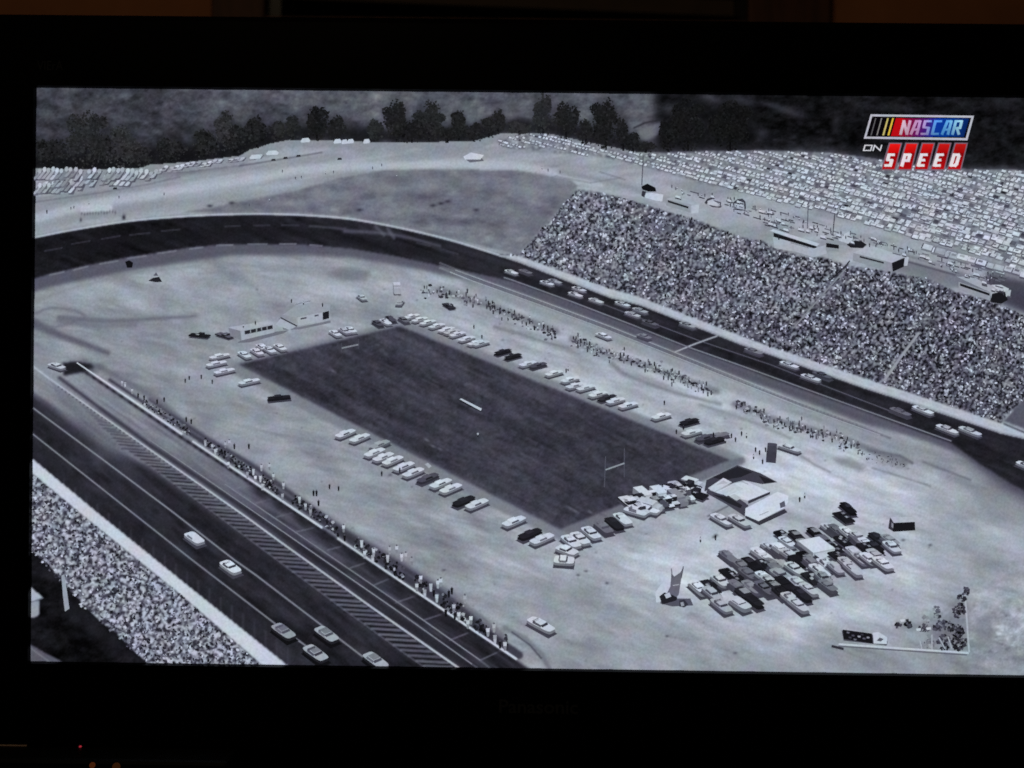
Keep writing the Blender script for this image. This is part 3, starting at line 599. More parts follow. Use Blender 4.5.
# -- race cars
TG = 'race cars on the oval in the picture'
def rc(px, py, hx, hy, tone, label, **k): car('race_car', px, py, hx, hy, tone, label=label, group=TG, **{'sc': 1.0, **k})
far = [(525.5,273.6,.45,'grey race car tailing the leftmost white one on the far straight'),(511.5,274,.80,'leftmost white race car on the far straight'),
 (555,283.4,.62,'pale race car drawing out behind the second pair on the far straight'),(547,285,.80,'white race car leading the second pair on the far straight'),
 (579,291.2,.78,'upper of two white race cars running side by side'),(575.5,296.6,.80,'lower of two white race cars running side by side'),
 (596,302.8,.76,'lone white race car just behind the side by side pair'),(622.5,306,.80,'white race car close to the wall ahead of a tight pair'),(640,312.5,.66,'upper grey white car of the tight pair'),
 (632.5,316.5,.72,'lower white car of the tight pair'),(650,325,.38,'dull grey race car below the tight pair'),(687.5,327.2,.62,'pale race car against the wall just before the finish line'),
 (753.5,353.4,.50,'grey blue race car alone past the finish line'),(789,367,.82,'bright white race car near the middle of the stand wall'),(822,377.3,.36,'small dark race car beside the wall next to a bright white one'),
 (810.5,380,.80,'bright white race car just below a small dark one'),(900,414.2,.42,'dull grey race car near the right of the far straight'),(922.5,412.4,.82,'white race car hugging the wall at the right'),
 (946.8,431.6,.82,'left one of two white race cars entering the right bend'),(969.5,433.6,.76,'right one of two white race cars entering the right bend'),(1028,469,.80,'white race car cut by the right edge of the photo')]
for x, y, t, lb in far: rc(x, y, 20, 7.2 if x < 890 else 8.2, t, lb, roof=t*.78, L=5.5)
for x, y, t, lb in ((195,541,.80,'first white race car alone on the near straight'),(231,570,.84,'second white race car alone on the near straight'),(284,634.5,.60,'grey race car with a dark side straddling the lane line'),
                    (327,637.5,.66,'dark sided race car on the upper lane line of the near straight'),(316,656.5,.66,'race car following the lane line at the bottom edge'),(376,664,.66,'race car half cut by the bottom edge of the screen')):
    rc(x, y, 22, 16.5, t, lb, roof=t*(1.02 if t > .7 else .72), L=4.9, **({} if t > .7 else dict(sk_=.13, shade=.07)))
rc(57.5,368.5,20,7,.76,'white race car beside the painted dark shadow at the start of the pit lane')
rc(603.5,338,20,8,.80,'white race car stopped on the far pit road'); rc(644,338.7,14,5,.50,'faint grey race car on the far pit road', L=4.5)

# -- parked cars
PC = []
def pk(x, y, d, t, st='sedan', **k): PC.append((x, y, d, t, st, k))
UPR = (20, -7.2); DNR = (20, 11.5)
WH, GR, DK = .80, .50, .14
for x, y, t in ((345.8,436,WH),(360,440.5,WH),(375,455,WH),(383.5,459.5,WH),(393,463,WH),(404,469,WH),(413.5,475,WH),(428,480.5,.3),(441,486,WH),(451,491,WH),(464,503.5,DK),(477,506.5,WH),(380,447,.6),(514,524,WH),(530,536.5,DK),(542,541.5,WH),(279.5,400,DK)):
    pk(x, y, (20, -8.5) if x > 340 else (20,-2), t)
for x, y, t in ((571,544,WH),(580,541,WH),(591,535.5,WH),(603.5,530,.42),(622.5,521.5,WH),(614,526,DK)): pk(x, y, (20, 17), t, L=4.9, W=2.2)
pk(564,563,(20,1.5),WH,L=3.6,W=2.8); pk(567,553,(20,8),WH,L=4.2,W=2.3)
for i in range(26):
    t_ = (i//2)/12.; DKR = random.random() < .3; x = 631+t_*64+random.uniform(-1.5, 1.5)+(3 if i % 2 else -2); y = 506-t_*20+(8.5 if i % 2 else -1)+random.uniform(-1, 1)
    pk(x, y, (20, 17) if random.random() < .7 else (20, 6), random.choice((.84, .82, .80, .76, .84, .55, .12, .3)) if i % 2 else random.choice((.84, .8, .82, .7, .14)), random.choice(('box', 'sedan', 'sedan', 'open') if not DKR else ('open', 'sedan')), L=random.uniform(3.8, 5.6), W=random.uniform(1.9, 2.6), h2=random.uniform(.9, 1.8))
for x, y, t in ((217,366,WH),(220,358.5,WH),(225,373.5,WH),(249.7,384,WH)): pk(x, y, (20,-4.5), t)
for x, y, t in ((245,357,WH),(257.5,354,WH),(263,349.5,WH),(270,352,WH),(280.5,349.5,WH),(335.6,335.5,WH),(345,333,.7),(351,332,WH),(378,325.5,.3),(386,324,WH),(391,321,.3),(404,322,.4)): pk(x, y, (14, 9), t)
for x, y, t in ((412,318.5,WH),(420,321.6,WH),(428,324.5,WH),(437,328,WH),(446.6,331.7,WH),(452,334,.7),(457.5,336.4,WH),(467,341,WH),(476,345,WH),(481,345.5,.75),(503,354,DK),(513,358.5,DK),(528,366,WH),(538,367.5,.3),(554,375.5,WH),(570,382,WH),(575,388,.78),(585.6,390,WH),(598,396.5,WH),(607,400,.2),(615.6,403,WH),(628,407.5,WH),(661,418.5,WH),(689,424,DK),(691.4,434.8,WH),(705,440,.3),(714,443,DK),(719,438,.45)):
    pk(x, y, (20, -5.5), t)
pk(362,299.5,(12,9),.7); pk(400,304.5,(8,-12),.62); pk(449,307.5,(14,9),.2,'open'); pk(200,337,(20,2),.12,'open'); pk(225,337,(20,6),.35,'open'); pk(771,456,(1,-20),.3,'box',L=6,h2=2.2); pk(789,450.5,(18,6),.76); pk(541,627.5,(20,11),.80)
pk(721,522,(20,12),.8); pk(739,523,(20,12),.74); pk(397,293,(3,12),.78,'box',L=4,h2=2.6)
CB = 'WW'
clus = '698,590.6,W;709,588.5,D;720,583,W;721,608,W;739.5,607,W;753,604,D;728,559,g;742,569,g;729,577,D;735.6,581,D;750,566,D;760.6,557,W;767,562.5,W;770,551,W;748,576.5,g;764,580,W;751,590,g;764,591,g;776,573,g;785,539,D;796,539,D;786.6,545,W;775.6,551.5,W;780,552,W;765,568,D;772,567,g;790,558,W;796,564,D;780,577,g;794,571,W;769,584,W;780,595,D;790,601,W;797.5,608,W;808,592,W;797.5,586,W;800.6,597,D;811.5,580,D;827,589,g;818,551.5,T;815,536,D;829,531,W;843,519,D;847.5,511,D;836.6,534,g;847.5,536,W;844,544,D;857,539,W;860,545,g;825.6,567,W;819,573,W;835,570,W;838,559,D;854,556,W;860,561,W;846,565.6,W;852,572,W;877,541,D;874,550,D;866,547,W;891,549,W;889,543,g;875.6,558.6,W;882,566,W;868,561,W;738,590,g;745,597,D;757,572,D;784,587,D;812,566,g;806,560,D;824,543,g;804,548,g;835,551,D;712,596,W;823,580,g;867,552,D;775,590,D'
for q in clus.split(';'):
    x, y, k = q.split(','); x = float(x); y = float(y); t = {'W': random.uniform(.66, .84), 'D': random.uniform(.08, .16), 'g': random.uniform(.36, .62), 'T': .82}[k]
    big = random.random() < .22
    kw = dict(L=random.uniform(4.6, 5.6), sc=.86, W=random.uniform(2.0, 2.5), h1=random.uniform(.45, .8))
    if k == 'T': kw = dict(L=6.5, W=4.6, h2=1.0)
    pk(x, y, (20, 16.5+random.uniform(-2.5, 2.5)), t, 'box' if k == 'T' else ('open' if k == 'D' and random.random() < .4 else 'sedan'), roof=None if k != 'D' else random.choice((.12, .2, .55)), **kw)
PC.sort(key=lambda q: q[1])
tn = lambda t: 'white' if t > .7 else ('pale' if t > .55 else ('grey' if t > .28 else 'black'))
rest = Flat(); rest.b = 0
nrest = max(0, len(PC)-100); small = sorted(range(len(PC)), key=lambda i: PC[i][1])[:nrest]
base0 = LEV[0]
for i, (x, y, d, t, st, k) in enumerate(PC):
    kw = dict(k); 
    if i in small: rest.b = i*4; car('x', x, y, d[0], d[1], t, style=st, F_=rest, **kw)
    else:
        LEV[0] = base0+i*4
        car('parked_car', x, y, d[0], d[1], t, style=st, label='%s %s in the infield' % (tn(t), {'sedan': 'parked car', 'box': 'parked lorry', 'open': 'parked open truck'}[st]), group='vehicles parked in the infield', **kw)
if nrest: rest.build('parked_cars', base=base0, kind='stuff', label='small parked cars along the far edge of the football field')
LEV[0] = base0+len(PC)*4+4

# -- buildings and fixtures of the infield
def B(name, polys, label=None, lines=()):
    f = Flat()
    for i, (p, t) in enumerate(polys): f.poly(p, t, i)
    for j, (a, b, w, t) in enumerate(lines): f.line(a, b, w, t, len(polys)+j)
    o = f.build(name, label=label); LEV[0] += len(polys)+len(lines)+1; return o
B('low_building', [([(238,343),(243,339),(275,332),(290,330),(284,333.5),(250,342.5)],.44),([(229,327.5),(247,324.5),(266,321),(275,323.5),(241,331.2)],.68),([(241,331),(274.5,324),(275,332.5),(242,340.5)],.66),([(229,328),(241,331),(242,340.5),(231,336)],.5),  # first polygon is the building's shadow painted on the ground
   ([(245,331),(273,325.2),(273.3,328.8),(245.5,334.6)],.16)], 'long low white building with a dark window strip', [((251,329.5),(251.2,333),.9,.6),((257,328.3),(257.2,332),1.3,.55),((262,327.3),(262.2,331),.9,.6),((267.5,326),(267.7,330),1,.55)])
B('low_building', [([(279,318),(298,327.5),(331,320.5),(331,323),(300,329.5),(284,330)],.46),([(276,325),(281,318.5),(297,326.5),(290,330)],.68),([(283,315),(296,306),(312,302.5),(331,304.5),(330,310.5),(298,317.6)],.61),([(298,317.5),(330,310.8),(330,319),(298.4,326)],.68),([(323,312.6),(329.5,311),(329.5,318.5),(323.3,320)],.12),([(301,318.2),(307,317),(307,318.6),(301,319.8)],.3),([(315,315.3),(319,314.5),(319,316),(315,316.8)],.3)],
   'square white building with a flat grey roof and a black doorway', [((281,317.7),(297.5,326.3),1.3,.16),((296,304.5),(311,301),.6,.45)])
B('garage', [([(706,480),(737,465),(760,473),(777,482),(762,484),(743,480),(704,491)],.25),([(712,477),(737,466.5),(752,472),(740,477),(722,480)],.15),([(758,475),(777,482),(764,483)],.14),([(707,489),(706,493),(726,504),(744,516),(748,505),(737,497),(720,494)],.27),([(712,494),(728,503),(740,508),(742,505),(728,497)],.15),([(715,492),(734,483),(746,481.3),(769.5,491.5),(747.5,500.5)],.82),([(747.5,500.5),(769.5,491.5),(769.5,494),(748,503.5)],.22),([(707.5,488),(723,477.6),(731.5,482),(714,491.3)],.80),([(716,484.5),(723,480),(728,483)],.7),
   ([(719,491.5),(734,483.5),(743,488.5),(726,496)],.77),([(729,496),(734,493.5),(741,498),(736,500.5)],.72)], 'white flat roofed garages at the corner of the football field', [((740,481),(748,484),.7,.6)])
B('garage', [([(744,509),(758,521),(784,508.5),(787,512),(759,525),(745,518)],.22),([(745,508),(777,491.6),(788,495.5),(787.5,502),(783,508),(758,520.8),(744.5,515)],.83),([(779,503),(784,500.5),(785,506),(780,508)],.35)], 'long white flat roofed garage nearest the parked vehicles', [((759,515),(768,511),.6,.55)])
B('bus', [([(889,518),(893,522.5),(914,521.5),(914.5,530),(893,531.5),(887.5,528)],.10),([(889.5,516.6),(911,516.6),(914,521.6),(893,522.6)],.72),([(889.5,517),(893,522.5),(892,531),(888,527)],.22),([(890.8,522),(892.6,524),(892.4,528),(890.6,526.5)],.55)], 'black sided bus with a pale roof standing alone')
B('truck', [([(841,630),(872,634),(887,641),(886,645),(843,640)],.28),([(842,629),(871,633),(872,643),(843,638.5)],.09),([(872,632),(878,631.5),(886.5,637),(886,643.5),(873,643)],.78),([(879,637),(883,638.5),(880,641),(876,640)],.35)]+[([(x,y),(x+3,y+.4),(x+2.6,y+2),(x,y+1.6)],t) for x,y,t in ((846,631,.4),(851,634,.3),(857,635,.62),(862,637,.35),(866,636,.55),(848,636,.25),(860,633,.2),(853,638,.4))], 'dark laden truck with a white cab by the pale fence')
B('fence', [], 'pale fence in an L at the lower right corner of the picture', [((838,643.6),(968,652.4),1.9,.76),((838,645.6),(966,654.4),1.3,.40),((963.8,590),(968.2,652),1.8,.68),((831,645.5),(843,648.5),2.6,.2)])
f = Flat()
k = 0
for cx_, cy_, rx, ry, n, tl in ((908,624,4,4,26,.1),(897,625,3,3,14,.1),(923,628,5,4,24,.2),(937,612,6,6,26,.36),(958,610,6,8,40,.12),(942,626,11,6,60,.2),(956,630,6,8,50,.1),(961,597,4,4,16,.15),(966,590,3,4,14,.2),(928,642,6,7,24,.4),(943,642,7,8,50,.16),(958,642,8,8,70,.1),(925,619,3,3,10,.4)):
    for i in range(n):
        a_ = random.random()*6.28; r_ = math.sqrt(random.random()); x = cx_+rx*r_*math.cos(a_); y = cy_+ry*r_*math.sin(a_); s_ = random.uniform(.9, 2.3); ro = random.random()*6.28
        f.poly([(x+s_*math.cos(ro+j*2.09*.75)*random.uniform(.6,1.3), y+s_*math.sin(ro+j*2.09*.75)*random.uniform(.6,1.3)) for j in range(4)], max(.05, random.gauss(tl+.07, .09)), k % 60); k += 1
for a_, b_ in (((938,637),(944,648)),((947,636),(951,648)),((931,634),(931,649)),((919,640),(921,648)),((905,631),(911,635))): f.line(a_, b_, 1.3, .66, 61)
for a_ in ((899,619),(925,627),(915,628)): f.poly([a_, (a_[0]+5, a_[1]-.5), (a_[0]+5, a_[1]+2), (a_[0]+1, a_[1]+2.4)], .78, 62)
f.build('scrap_heap', label='heap of dark scrap and timber inside the pale fence', kind='stuff'); LEV[0] += 64
B('tower', [([(661,598),(690,598),(693,605),(672,606),(660,603)],.33),([(655,592),(662,582),(669,578),(670,590),(664,600),(656,602)],.78),([(671,573),(674,576),(680,572),(683.5,566),(681,578),(678.5,594),(674,600),(668,600),(667,592),(670,586)],.40),([(659,596),(664,592),(671,594),(677,597),(676,600),(662,604)],.14),([(664,594),(669,592),(671,596),(666,598)],.75),([(679,600),(684,599),(688,604),(684,607),(679,606)],.2),([(680,602),(683,601.5),(684,605),(681,606)],.6)],
  'grey spiked platform tower standing on the bare ground', [((672,578),(671,568),.9,.35),((681,577),(683,566),1.1,.3),((672.5,585),(679,584),.7,.7)])
B('goal_post', [], 'white goal post standing at the right end of the football field', [((605.4,456),(604.2,487),.9,.33),((624.2,448),(624,477),.9,.32),((605.4,469.6),(624.2,463),1.5,.58)])
B('goal_post', [], 'white goal post at the upper left end of the football field', [((342,348.2),(359,344.6),1.5,.52),((342,343),(341.8,352),.6,.3),((359,339),(359,349),.6,.3)])
B('bench', [([(459,400.5),(461.5,398),(482.5,408.5),(481,412)],.10),([(459.6,399.2),(461.5,398.3),(482,408.5),(480.8,410.8)],.76)], 'white bench near the middle of the football field')
B('sign_board', [([(425,464),(428,462.5),(432,466),(429,468)],.66)], 'small white board lying at the near touchline')
B('shelter', [([(466,160),(482,158.5),(484,161.5),(470,163)],.4),([(463.5,157),(471,153),(484,155.5),(480.5,160),(465,160)],.80)], 'white shelter on the ridge beyond the grass bank')  # grey polygon is the shelter's painted shadow
B('tyre_stack', [([(126,262),(130,260.5),(134,263),(133,268),(128,268)],.07)], 'black stack at the inner edge of the far bend')
B('cart', [([(149,281),(154,278),(160,277),(163,282),(157,282.5)],.14),([(154,276),(157,272.5),(159,276)],.35)], 'small dark cart standing alone inside the bend')
# stand-top buildings
B('press_box', [([(769,231),(773,229.5),(819,244),(816,247)],.76),([(773,233),(816,246.6),(816,249.5),(773,237)],.10),([(772,237),(813,248.8),(826,245),(826,254),(813,257.5),(795,252),(774,248.5)],.68)], 'long press box with a thin white roof at the top of the stand', [((790,243),(808,248),.8,.5),((778,234.5),(778.3,240),1.2,.14)])
B('press_box', [([(825,242),(838,240.5),(848,244.5),(845,252.5),(825,251)],.58),([(825.5,243.2),(839,245.5),(838.5,249),(825.5,247.5)],.10),([(838,245),(846.5,246),(845,253),(838.5,253)],.62)], 'small box with one dark window between the two long press boxes')
B('press_box', [([(852.5,253),(869,245.5),(880,249),(905,257),(891,263)],.70),([(852.5,253),(891,263),(890.5,272),(852,261)],.58),([(859,256),(883,262.3),(883,264),(859,257.8)],.18),([(891,263.2),(904,258),(903,267),(892,272)],.10),([(904,256.5),(908,257.5),(906.5,266),(903,266)],.72)], 'big pale roofed box at the top of the stand with a black end')
B('press_box', [([(956,277),(970,276.8),(998,289),(989,292.5)],.66),([(957.5,282),(989,292.5),(989,301),(957.5,288.5)],.60),([(959,283.4),(988.5,293.6),(988.5,296),(959,286)],.10),([(989,292.5),(998,289.5),(997,295),(990,301)],.66)], 'rightmost pale box with a dark window strip on the stand')
B('white_van', [([(991,294),(1003,291),(1007,300),(1000,304),(989,302)],.10),([(990,285),(1000,285),(1008,289),(1006,292.5),(998,291)],.76),([(1004,291),(1010,290),(1009,296),(1005,297)],.70)], 'white van parked beside the rightmost box')
B('press_box', [([(665.5,199.5),(676,196.5),(700,204),(698,206.5)],.66),([(666,200),(690,207),(690,213),(666,206)],.58),([(667.5,200.6),(688,207),(688,209),(667.5,202.6)],.12),([(691,206),(699,205),(698,213),(691,214)],.72)], 'small box behind the left end of the stand')
B('truck', [([(641,187),(647,184),(655,188),(656,192),(648,192),(642,190)],.07),([(643,194),(651,193),(663,195),(662,202),(655,201),(645,198)],.78),([(642,191),(646,192),(644,198),(641,196)],.2)], 'white truck with a black canopy at the left end of the stand')
B('truck', [([(704,203),(707,199),(712,197.8),(713,199),(708,201),(706,205)],.22),([(707,201.5),(712,200.5),(718,204),(717,206.5),(708,205)],.76),([(708,205.2),(717,207),(722,206),(720,208.2),(712,207.6)],.26)], 'white truck behind the stand, second from the left')
B('truck', [([(732.5,203),(737,199.5),(742,199),(745,202),(745.5,209),(744,211),(743.4,203),(739,201.5),(735,204)],.24),([(735,206),(739,204),(743,206),(742.6,208.6),(735,207.6)],.72),([(734,208.6),(743,210),(741,211),(734,210)],.2)], 'white truck under a dark hood behind the stand')
B('truck', [([(846,245),(851,241),(861,241.5),(866,245),(862,248.5),(850,248)],.12),([(840,236),(848,232),(852,239),(848,244),(838,241)],.74)], 'black truck behind the box with one dark window')
def pole(a, b, t, lab, ex=()): B('pole', [], lab, [(a, b, 1.0, t)]+[(p, q, .9, t) for p, q in ex])
pole((643,156),(641.5,186),.32,'thin pole at the left end of the far stand')
pole((835,204),(832,236),.26,'dark pole with a cross bar behind the press boxes',[((830.5,204.5),(840.5,205)),((832,212),(838,212.5))])
pole((807.5,204),(806.8,229),.36,'faint pole left of the cross barred one'); pole((885,200),(885,218),.40,'faint pole above the big pale roofed box'); 
B('pole', [([(62.5,575),(65.5,574),(68,590),(70.5,608),(66,611),(64,595)],.62)], 'pale post standing at the back of the near crowd')
# -- trees
def tree(cx, base, w, h, tone, n=None):
    f = Flat(); n = n or int(w*h*.75); lobes = [(cx+random.uniform(-.30, .30)*w, base-h*random.uniform(.30, .80), w*random.uniform(.10, .26), h*random.uniform(.08, .22)) for _ in range(10)]+[(cx, base-h*.34, w*.36, h*.34), (cx+random.uniform(-.1, .1)*w, base-h*.72, w*.24, h*.24)]
    f.line((cx, base), (cx, base-h*.5), 1.6, tone*.6, 0)
    for i in range(n):
        lx, ly, rx, ry = random.choice(lobes); a_ = random.random()*6.28; r_ = random.random()**.55*1.06; x = lx+rx*r_*math.cos(a_); y = min(base-.5, ly+ry*r_*math.sin(a_))
        s_ = random.uniform(.8, 2.1)*(1.25-.62*r_); ro = random.random()*6.28; m_ = random.choice((5, 6, 7))
        tt = tone+.010+random.gauss(.012, .024)*(1.3 if cx < 270 else .8)+(.03 if r_ > .97 else 0)
        f.poly([(x+s_*math.cos(ro+j*6.283/m_)*random.uniform(.6, 1.2), y+s_*math.sin(ro+j*6.283/m_)*random.uniform(.6, 1.2)) for j in range(m_)], tuple(np.clip(tint(max(.05, tt))*np.array([.99, 1.02, .90]), 0, 1)), 1+i % 60)
    f.build('tree', base=60, group='trees along the ridge in the picture', label=None)
for q in TL: tree(*q)

# -- people
def person(x, y, h, t1, t2, ind=True, f=None, lev=0):
    f0 = f or Flat(); w = h*.36
    f0.poly([(x-w*.5, y-h*.82), (x+w*.5, y-h*.84), (x+w*.42, y-h*.42), (x-w*.40, y-h*.42)], t1, lev)
    f0.poly([(x-w*.42, y-h*.44), (x+w*.42, y-h*.44), (x+w*.32, y), (x-w*.26, y)], t2, lev+1)
    r = h*.10; f0.poly([(x+r*math.cos(k), y-h*.91+r*1.1*math.sin(k)) for k in np.arange(6)*1.047], .35 if t1 > .4 else .3, lev+1)
    if f is None: f0.build('person', base=LEV[0], group='crew and onlookers along the pit wall', label='%s figure standing by the near pit wall' % ('pale' if t1 > .4 else 'dark')); LEV[0] += .25
pts = '123,386;126,387;133,394;206,446;213,450;216,455;226,448;230,446;229,468;248,478;254,475;262,471;270,470;274,480;261,482;263,490;284,489;283,500;306,510;311,516;362,547;365,558;373,562;374,556;388,562;390,554;397,553;402,561;406,560;412,565;417,591;431,591;425,597;437,602;438,588;441,586;459,620;468,628;471,624;465,603;494,632;495,643;505,650;488,636;256,482;300,503;344,532;454,612;421,583'
for q in pts.split(';'):
    x, y = map(float, q.split(',')); hh = np.interp(y, [380, 650], [6, 10.5]); person(x, y, hh, random.uniform(.58, .82), random.uniform(.45, .76))
for x, y in ((235,449),(249.5,449),(319,506),(317,496),(314,496),(158,404),(165,402),(187,422),(192,424),(345,541),(434,596),(449,597),(452,594),(446,616),(455,619),(481,631),(500,648),(139,398),(145,400)):
    person(x, y, np.interp(y, [380, 650], [5, 8.5]), .09, .07)
# equipment and huddles behind the near pit wall (dark clumps)
f = Flat(); k = 0
for i in range(760):
    t = random.random(); x = 128+t*380; yw = W1p(x); gp = math.sin(x*.085)+math.sin(x*.21+1); 
    if gp < -.7: continue
    y = yw-3.6-random.random()**1.3*(7+t*9); s_ = random.uniform(.7, 1.9)*(.75+.75*t); ro = random.random()*6.28
    f.poly([(x+s_*math.cos(ro+j*1.257)*random.uniform(.6, 1.3), y+s_*math.sin(ro+j*1.257)*random.uniform(.6, 1.2)) for j in range(5)], random.choice((.07, .08, .1, .1, .12, .14, .2, .3, .45, .66)), k % 60); k += 1
f.build('pit_equipment', label='dark clutter of tools and wheels behind the near pit wall', kind='stuff', base=LEV[0]-70)
# far pit crews
f = Flat(); k = 0
segs = [((421,287),(445,292),22),((440,290),(493,306),70),((493,307),(532,322),60),((532,323),(556,332),40),((570,338),(592,346),44),((590,346),(606,353),30),((606,352),(640,361),44),((638,361),(685,379),90),((685,379),(716,392),44),((735,403),(763,412),44),((758,413),(778,423),36),((776,419),(811,430),56),((811,430),(842,439),44),((838,440),(858,446),34),((858,448),(905,463),40)]
for a_, b_, n in segs:
    for i in range(n):
        t = random.random(); x = a_[0]+(b_[0]-a_[0])*t; y = a_[1]+(b_[1]-a_[1])*t+random.gauss(1.2, 3.1); h = random.uniform(3.2, 5.2)
        if b_[0] > 880: h *= .55; y += 1
        tt = random.choice((.14, .16, .2, .25, .33, .4, .5, .72, .76)) if b_[0] < 880 else random.choice((.2, .3, .4))
        if i % 2: q_ = random.uniform(.9, 2.3)*(1 if b_[0] < 880 else .6); ro = random.random()*6.28; f.poly([(x+q_*math.cos(ro+j*1.257)*random.uniform(.7, 1.4), y+1+.7*q_*math.sin(ro+j*1.257)*random.uniform(.6, 1.2)) for j in range(5)], min(tt, .5) if tt < .7 else .66, (k*2) % 80)
        else: person(x, y+2, h, tt, tt*random.uniform(.5, 1), f=f, lev=(k*2) % 80)
        k += 1
f.build('pit_crews', label='strung out crews and onlookers beside the far pit road', kind='stuff', base=LEV[0]); LEV[0] += 10
f = Flat()
for i, (x, y) in enumerate(((725,441),(731,436),(735,440),(741,434),(746,436),(713,425+10),(755,450),(759,453),(753,457),(762,462),(765,450),(799,500),(804,496),(186,381),(190,378),(202,377),(244,325+1),(256,323),(400,470+.5),(382,474),(478,425+10),(474,327),(482,337),(566,371),(568,369),(676,435-3),(683,428),(664,400+3),(700,540),(715,538),(330,487),(339,489),(304,303),(292,301),(323,305),(213,382),(90,203),(296,178),(302,177),(283,171),(326,173),(334,172),(373,168),(382,165),(397,176),(120,195+2),(165,194),(250,205),(270,200),(48,212),(72,208),(75,207),(512+30,168),(548,170),(560,172))):
    fd = .30 if y < 210 else .12; person(x, y+2, 3.0 if y < 210 else np.interp(y, [300, 560], [4, 6]), fd if i % 4 else .7, fd, f=f, lev=i*2)
f.build('scattered_people', label='tiny figures scattered over the open ground of the picture', kind='stuff', base=LEV[0]-60)

# -- massed cars beyond the stand and on the ridge
f = Flat(); k = 0; sl = .262
def minicar(x, y, w, h, t, sk):
    global k
    f.poly([(x-w*.5+sk*.3, y+h*.15), (x+w*.5+sk*.3, y+h*.15+w*sl), (x+w*.5, y+h*.85+w*sl), (x-w*.5, y+h*.85)], random.uniform(.30, .52), (k*3) % 90)  # painted shadow below each car
    f.poly([(x-w*.5+sk, y-h*.5), (x+w*.42+sk, y-h*.5+w*sl*.9), (x+w*.45, y+h*.45+w*sl), (x-w*.46, y+h*.45)], t, (k*3) % 90+1)
    if w > 5.5: f.poly([(x-w*.22+sk*.5, y-h*.28), (x+w*.2+sk*.5, y-h*.25+w*.1), (x+w*.2, y+h*.15+w*.1), (x-w*.22, y+h*.12)], t*random.choice((.6, 1.05, .8)), (k*3) % 90+2)
    if random.random() < .75: f.poly([(x-w*.5+sk, y-h*.5), (x-w*.5+sk+1.1, y-h*.5), (x-w*.5+.9, y+h*.5), (x-w*.5-.3, y+h*.5)], random.uniform(.25, .55), (k*3) % 90+2)
    k += 1
yb = 158.
while yb < 420:
    # yb = height of the row where it meets x = 1060
    for seg in range(1):
        x = 490.
        while x < 1060:
            y = yb+sl*(x-1060); sc_ = np.interp(y, [135, 165, 200, 290], [.55, .7, 1.0, 1.5]); w = 5.6*sc_
            if inpoly(CP, np.array([x]), np.array([y]))[0] and random.random() < .93:
                lanes = [(700, 208), ]
                # the bare road along the stand top stays open
                if y < np.interp(x, [500, 640, 700, 760, 830, 900, 960, 1060], [148, 166, 181, 197, 216, 236, 262, 290])-1 or (random.random() < .22 and x < 860 and y > np.interp(x, [640, 700, 760, 830], [182, 196, 208, 226])):
                    d = x < 600 and y > crest(x)+14
                    if not d: minicar(x+random.uniform(-.8, .8), y+random.uniform(-.8, .8)*sc_, w*random.uniform(.7, 1.25), 2.5*sc_*random.uniform(.8, 1.3), min(.84, random.gauss(.78, .055)) if random.random() < .94 else random.uniform(.15, .45), 1.6*sc_)
            x += w*random.uniform(.92, 1.12)
    yr = np.interp(yb, [158, 300, 420], [1, 1, 1]); nrow = globals().get('nrow', 0)+1; yb += (2.8, 5.2)[nrow % 2]*np.interp(yb, [158, 300, 420], [.85, 1.15, 1.2])
for x in np.arange(925, 1040, 9): minicar(x+random.uniform(-2, 2), 243+(x-925)*.27+4+random.uniform(-1, 1), 11, 5, random.uniform(.6, .82), 2)
for x in (938,949,962,975,985,998): minicar(x, 250+(x-938)*.32, 11, 5.5, random.uniform(.55, .82), 2)
f.build('massed_cars', label='hundreds of white looking cars parked in rows beyond the far stand', kind='stuff', base=LEV[0]); LEV[0] += 5
f = Flat(); k2 = 0
for row, (ya, yb_, xe) in enumerate(((174,176,262),(183,180,128),(190,186,84))):
    x = 36.
    while x < xe:
        t = (x-36)/(230); y = np.interp(x, [36, 150, 158, 190, 230, 262], [ya, ya+2, 171, 166, 160, 155]) if row == 0 else ya+(yb_-ya)*(x-36)/(xe-36)
        w = np.interp(x, [36, 262], [3.6, 5.0]); h = np.interp(x, [36, 140, 160, 262], [11, 10, 5, 3.4])*random.uniform(.8, 1.15)
        if random.random() < .94:
            y += random.uniform(-1.5, 1.5); t_ = random.uniform(.64, .84); L0 = (k2*4) % 80
            f.poly([(x+1.2+h*.25, y-h*.4), (x+w+2.6+h*.2, y-h*.42), (x+w+.6-h*.1, y+h*.62), (x-.6-h*.12, y+h*.62)], random.uniform(.3, .48), L0)
            ln = h*.28; f.poly([(x+w*.5+ln, y-h*.3), (x+w+.8+ln, y-h*.3), (x+w-1.0-ln*.4, y+h*.42), (x+w*.4-ln*.5, y+h*.5), (x-.8-ln*.5, y+h*.44)], t_*random.uniform(.75, 1), L0+1)
            rx_, ry_ = w*.52, min(2.6, h*.26); f.poly([(x+ln+w*.62+rx_*math.cos(q*.785), y-h*.38+ry_*math.sin(q*.785)-rx_*.15*math.cos(q*.785)) for q in range(8)], t_, L0+2)
            if random.random() < .6: f.poly([(x+w*.2, y-.4), (x+w*.85, y-.9), (x+w*.7, y+.5), (x+w*.05, y+.8)], random.uniform(.3, .5), L0+3)
            k2 += 1
        x += w+random.uniform(.2, 1.5)
for x, y, w in ((273,153,13),(306,140.5,10),(338,141.5,8),(351,141.5,7),(367,141.5,7),(256,157,12),(345,142,6)):
    f.poly([(x-w/2, y+1.5), (x-w*.3, y-1.6), (x+w*.3, y-2), (x+w/2, y+.5), (x+w*.4, y+2.2), (x-w*.4, y+2.8)], .78, 85)
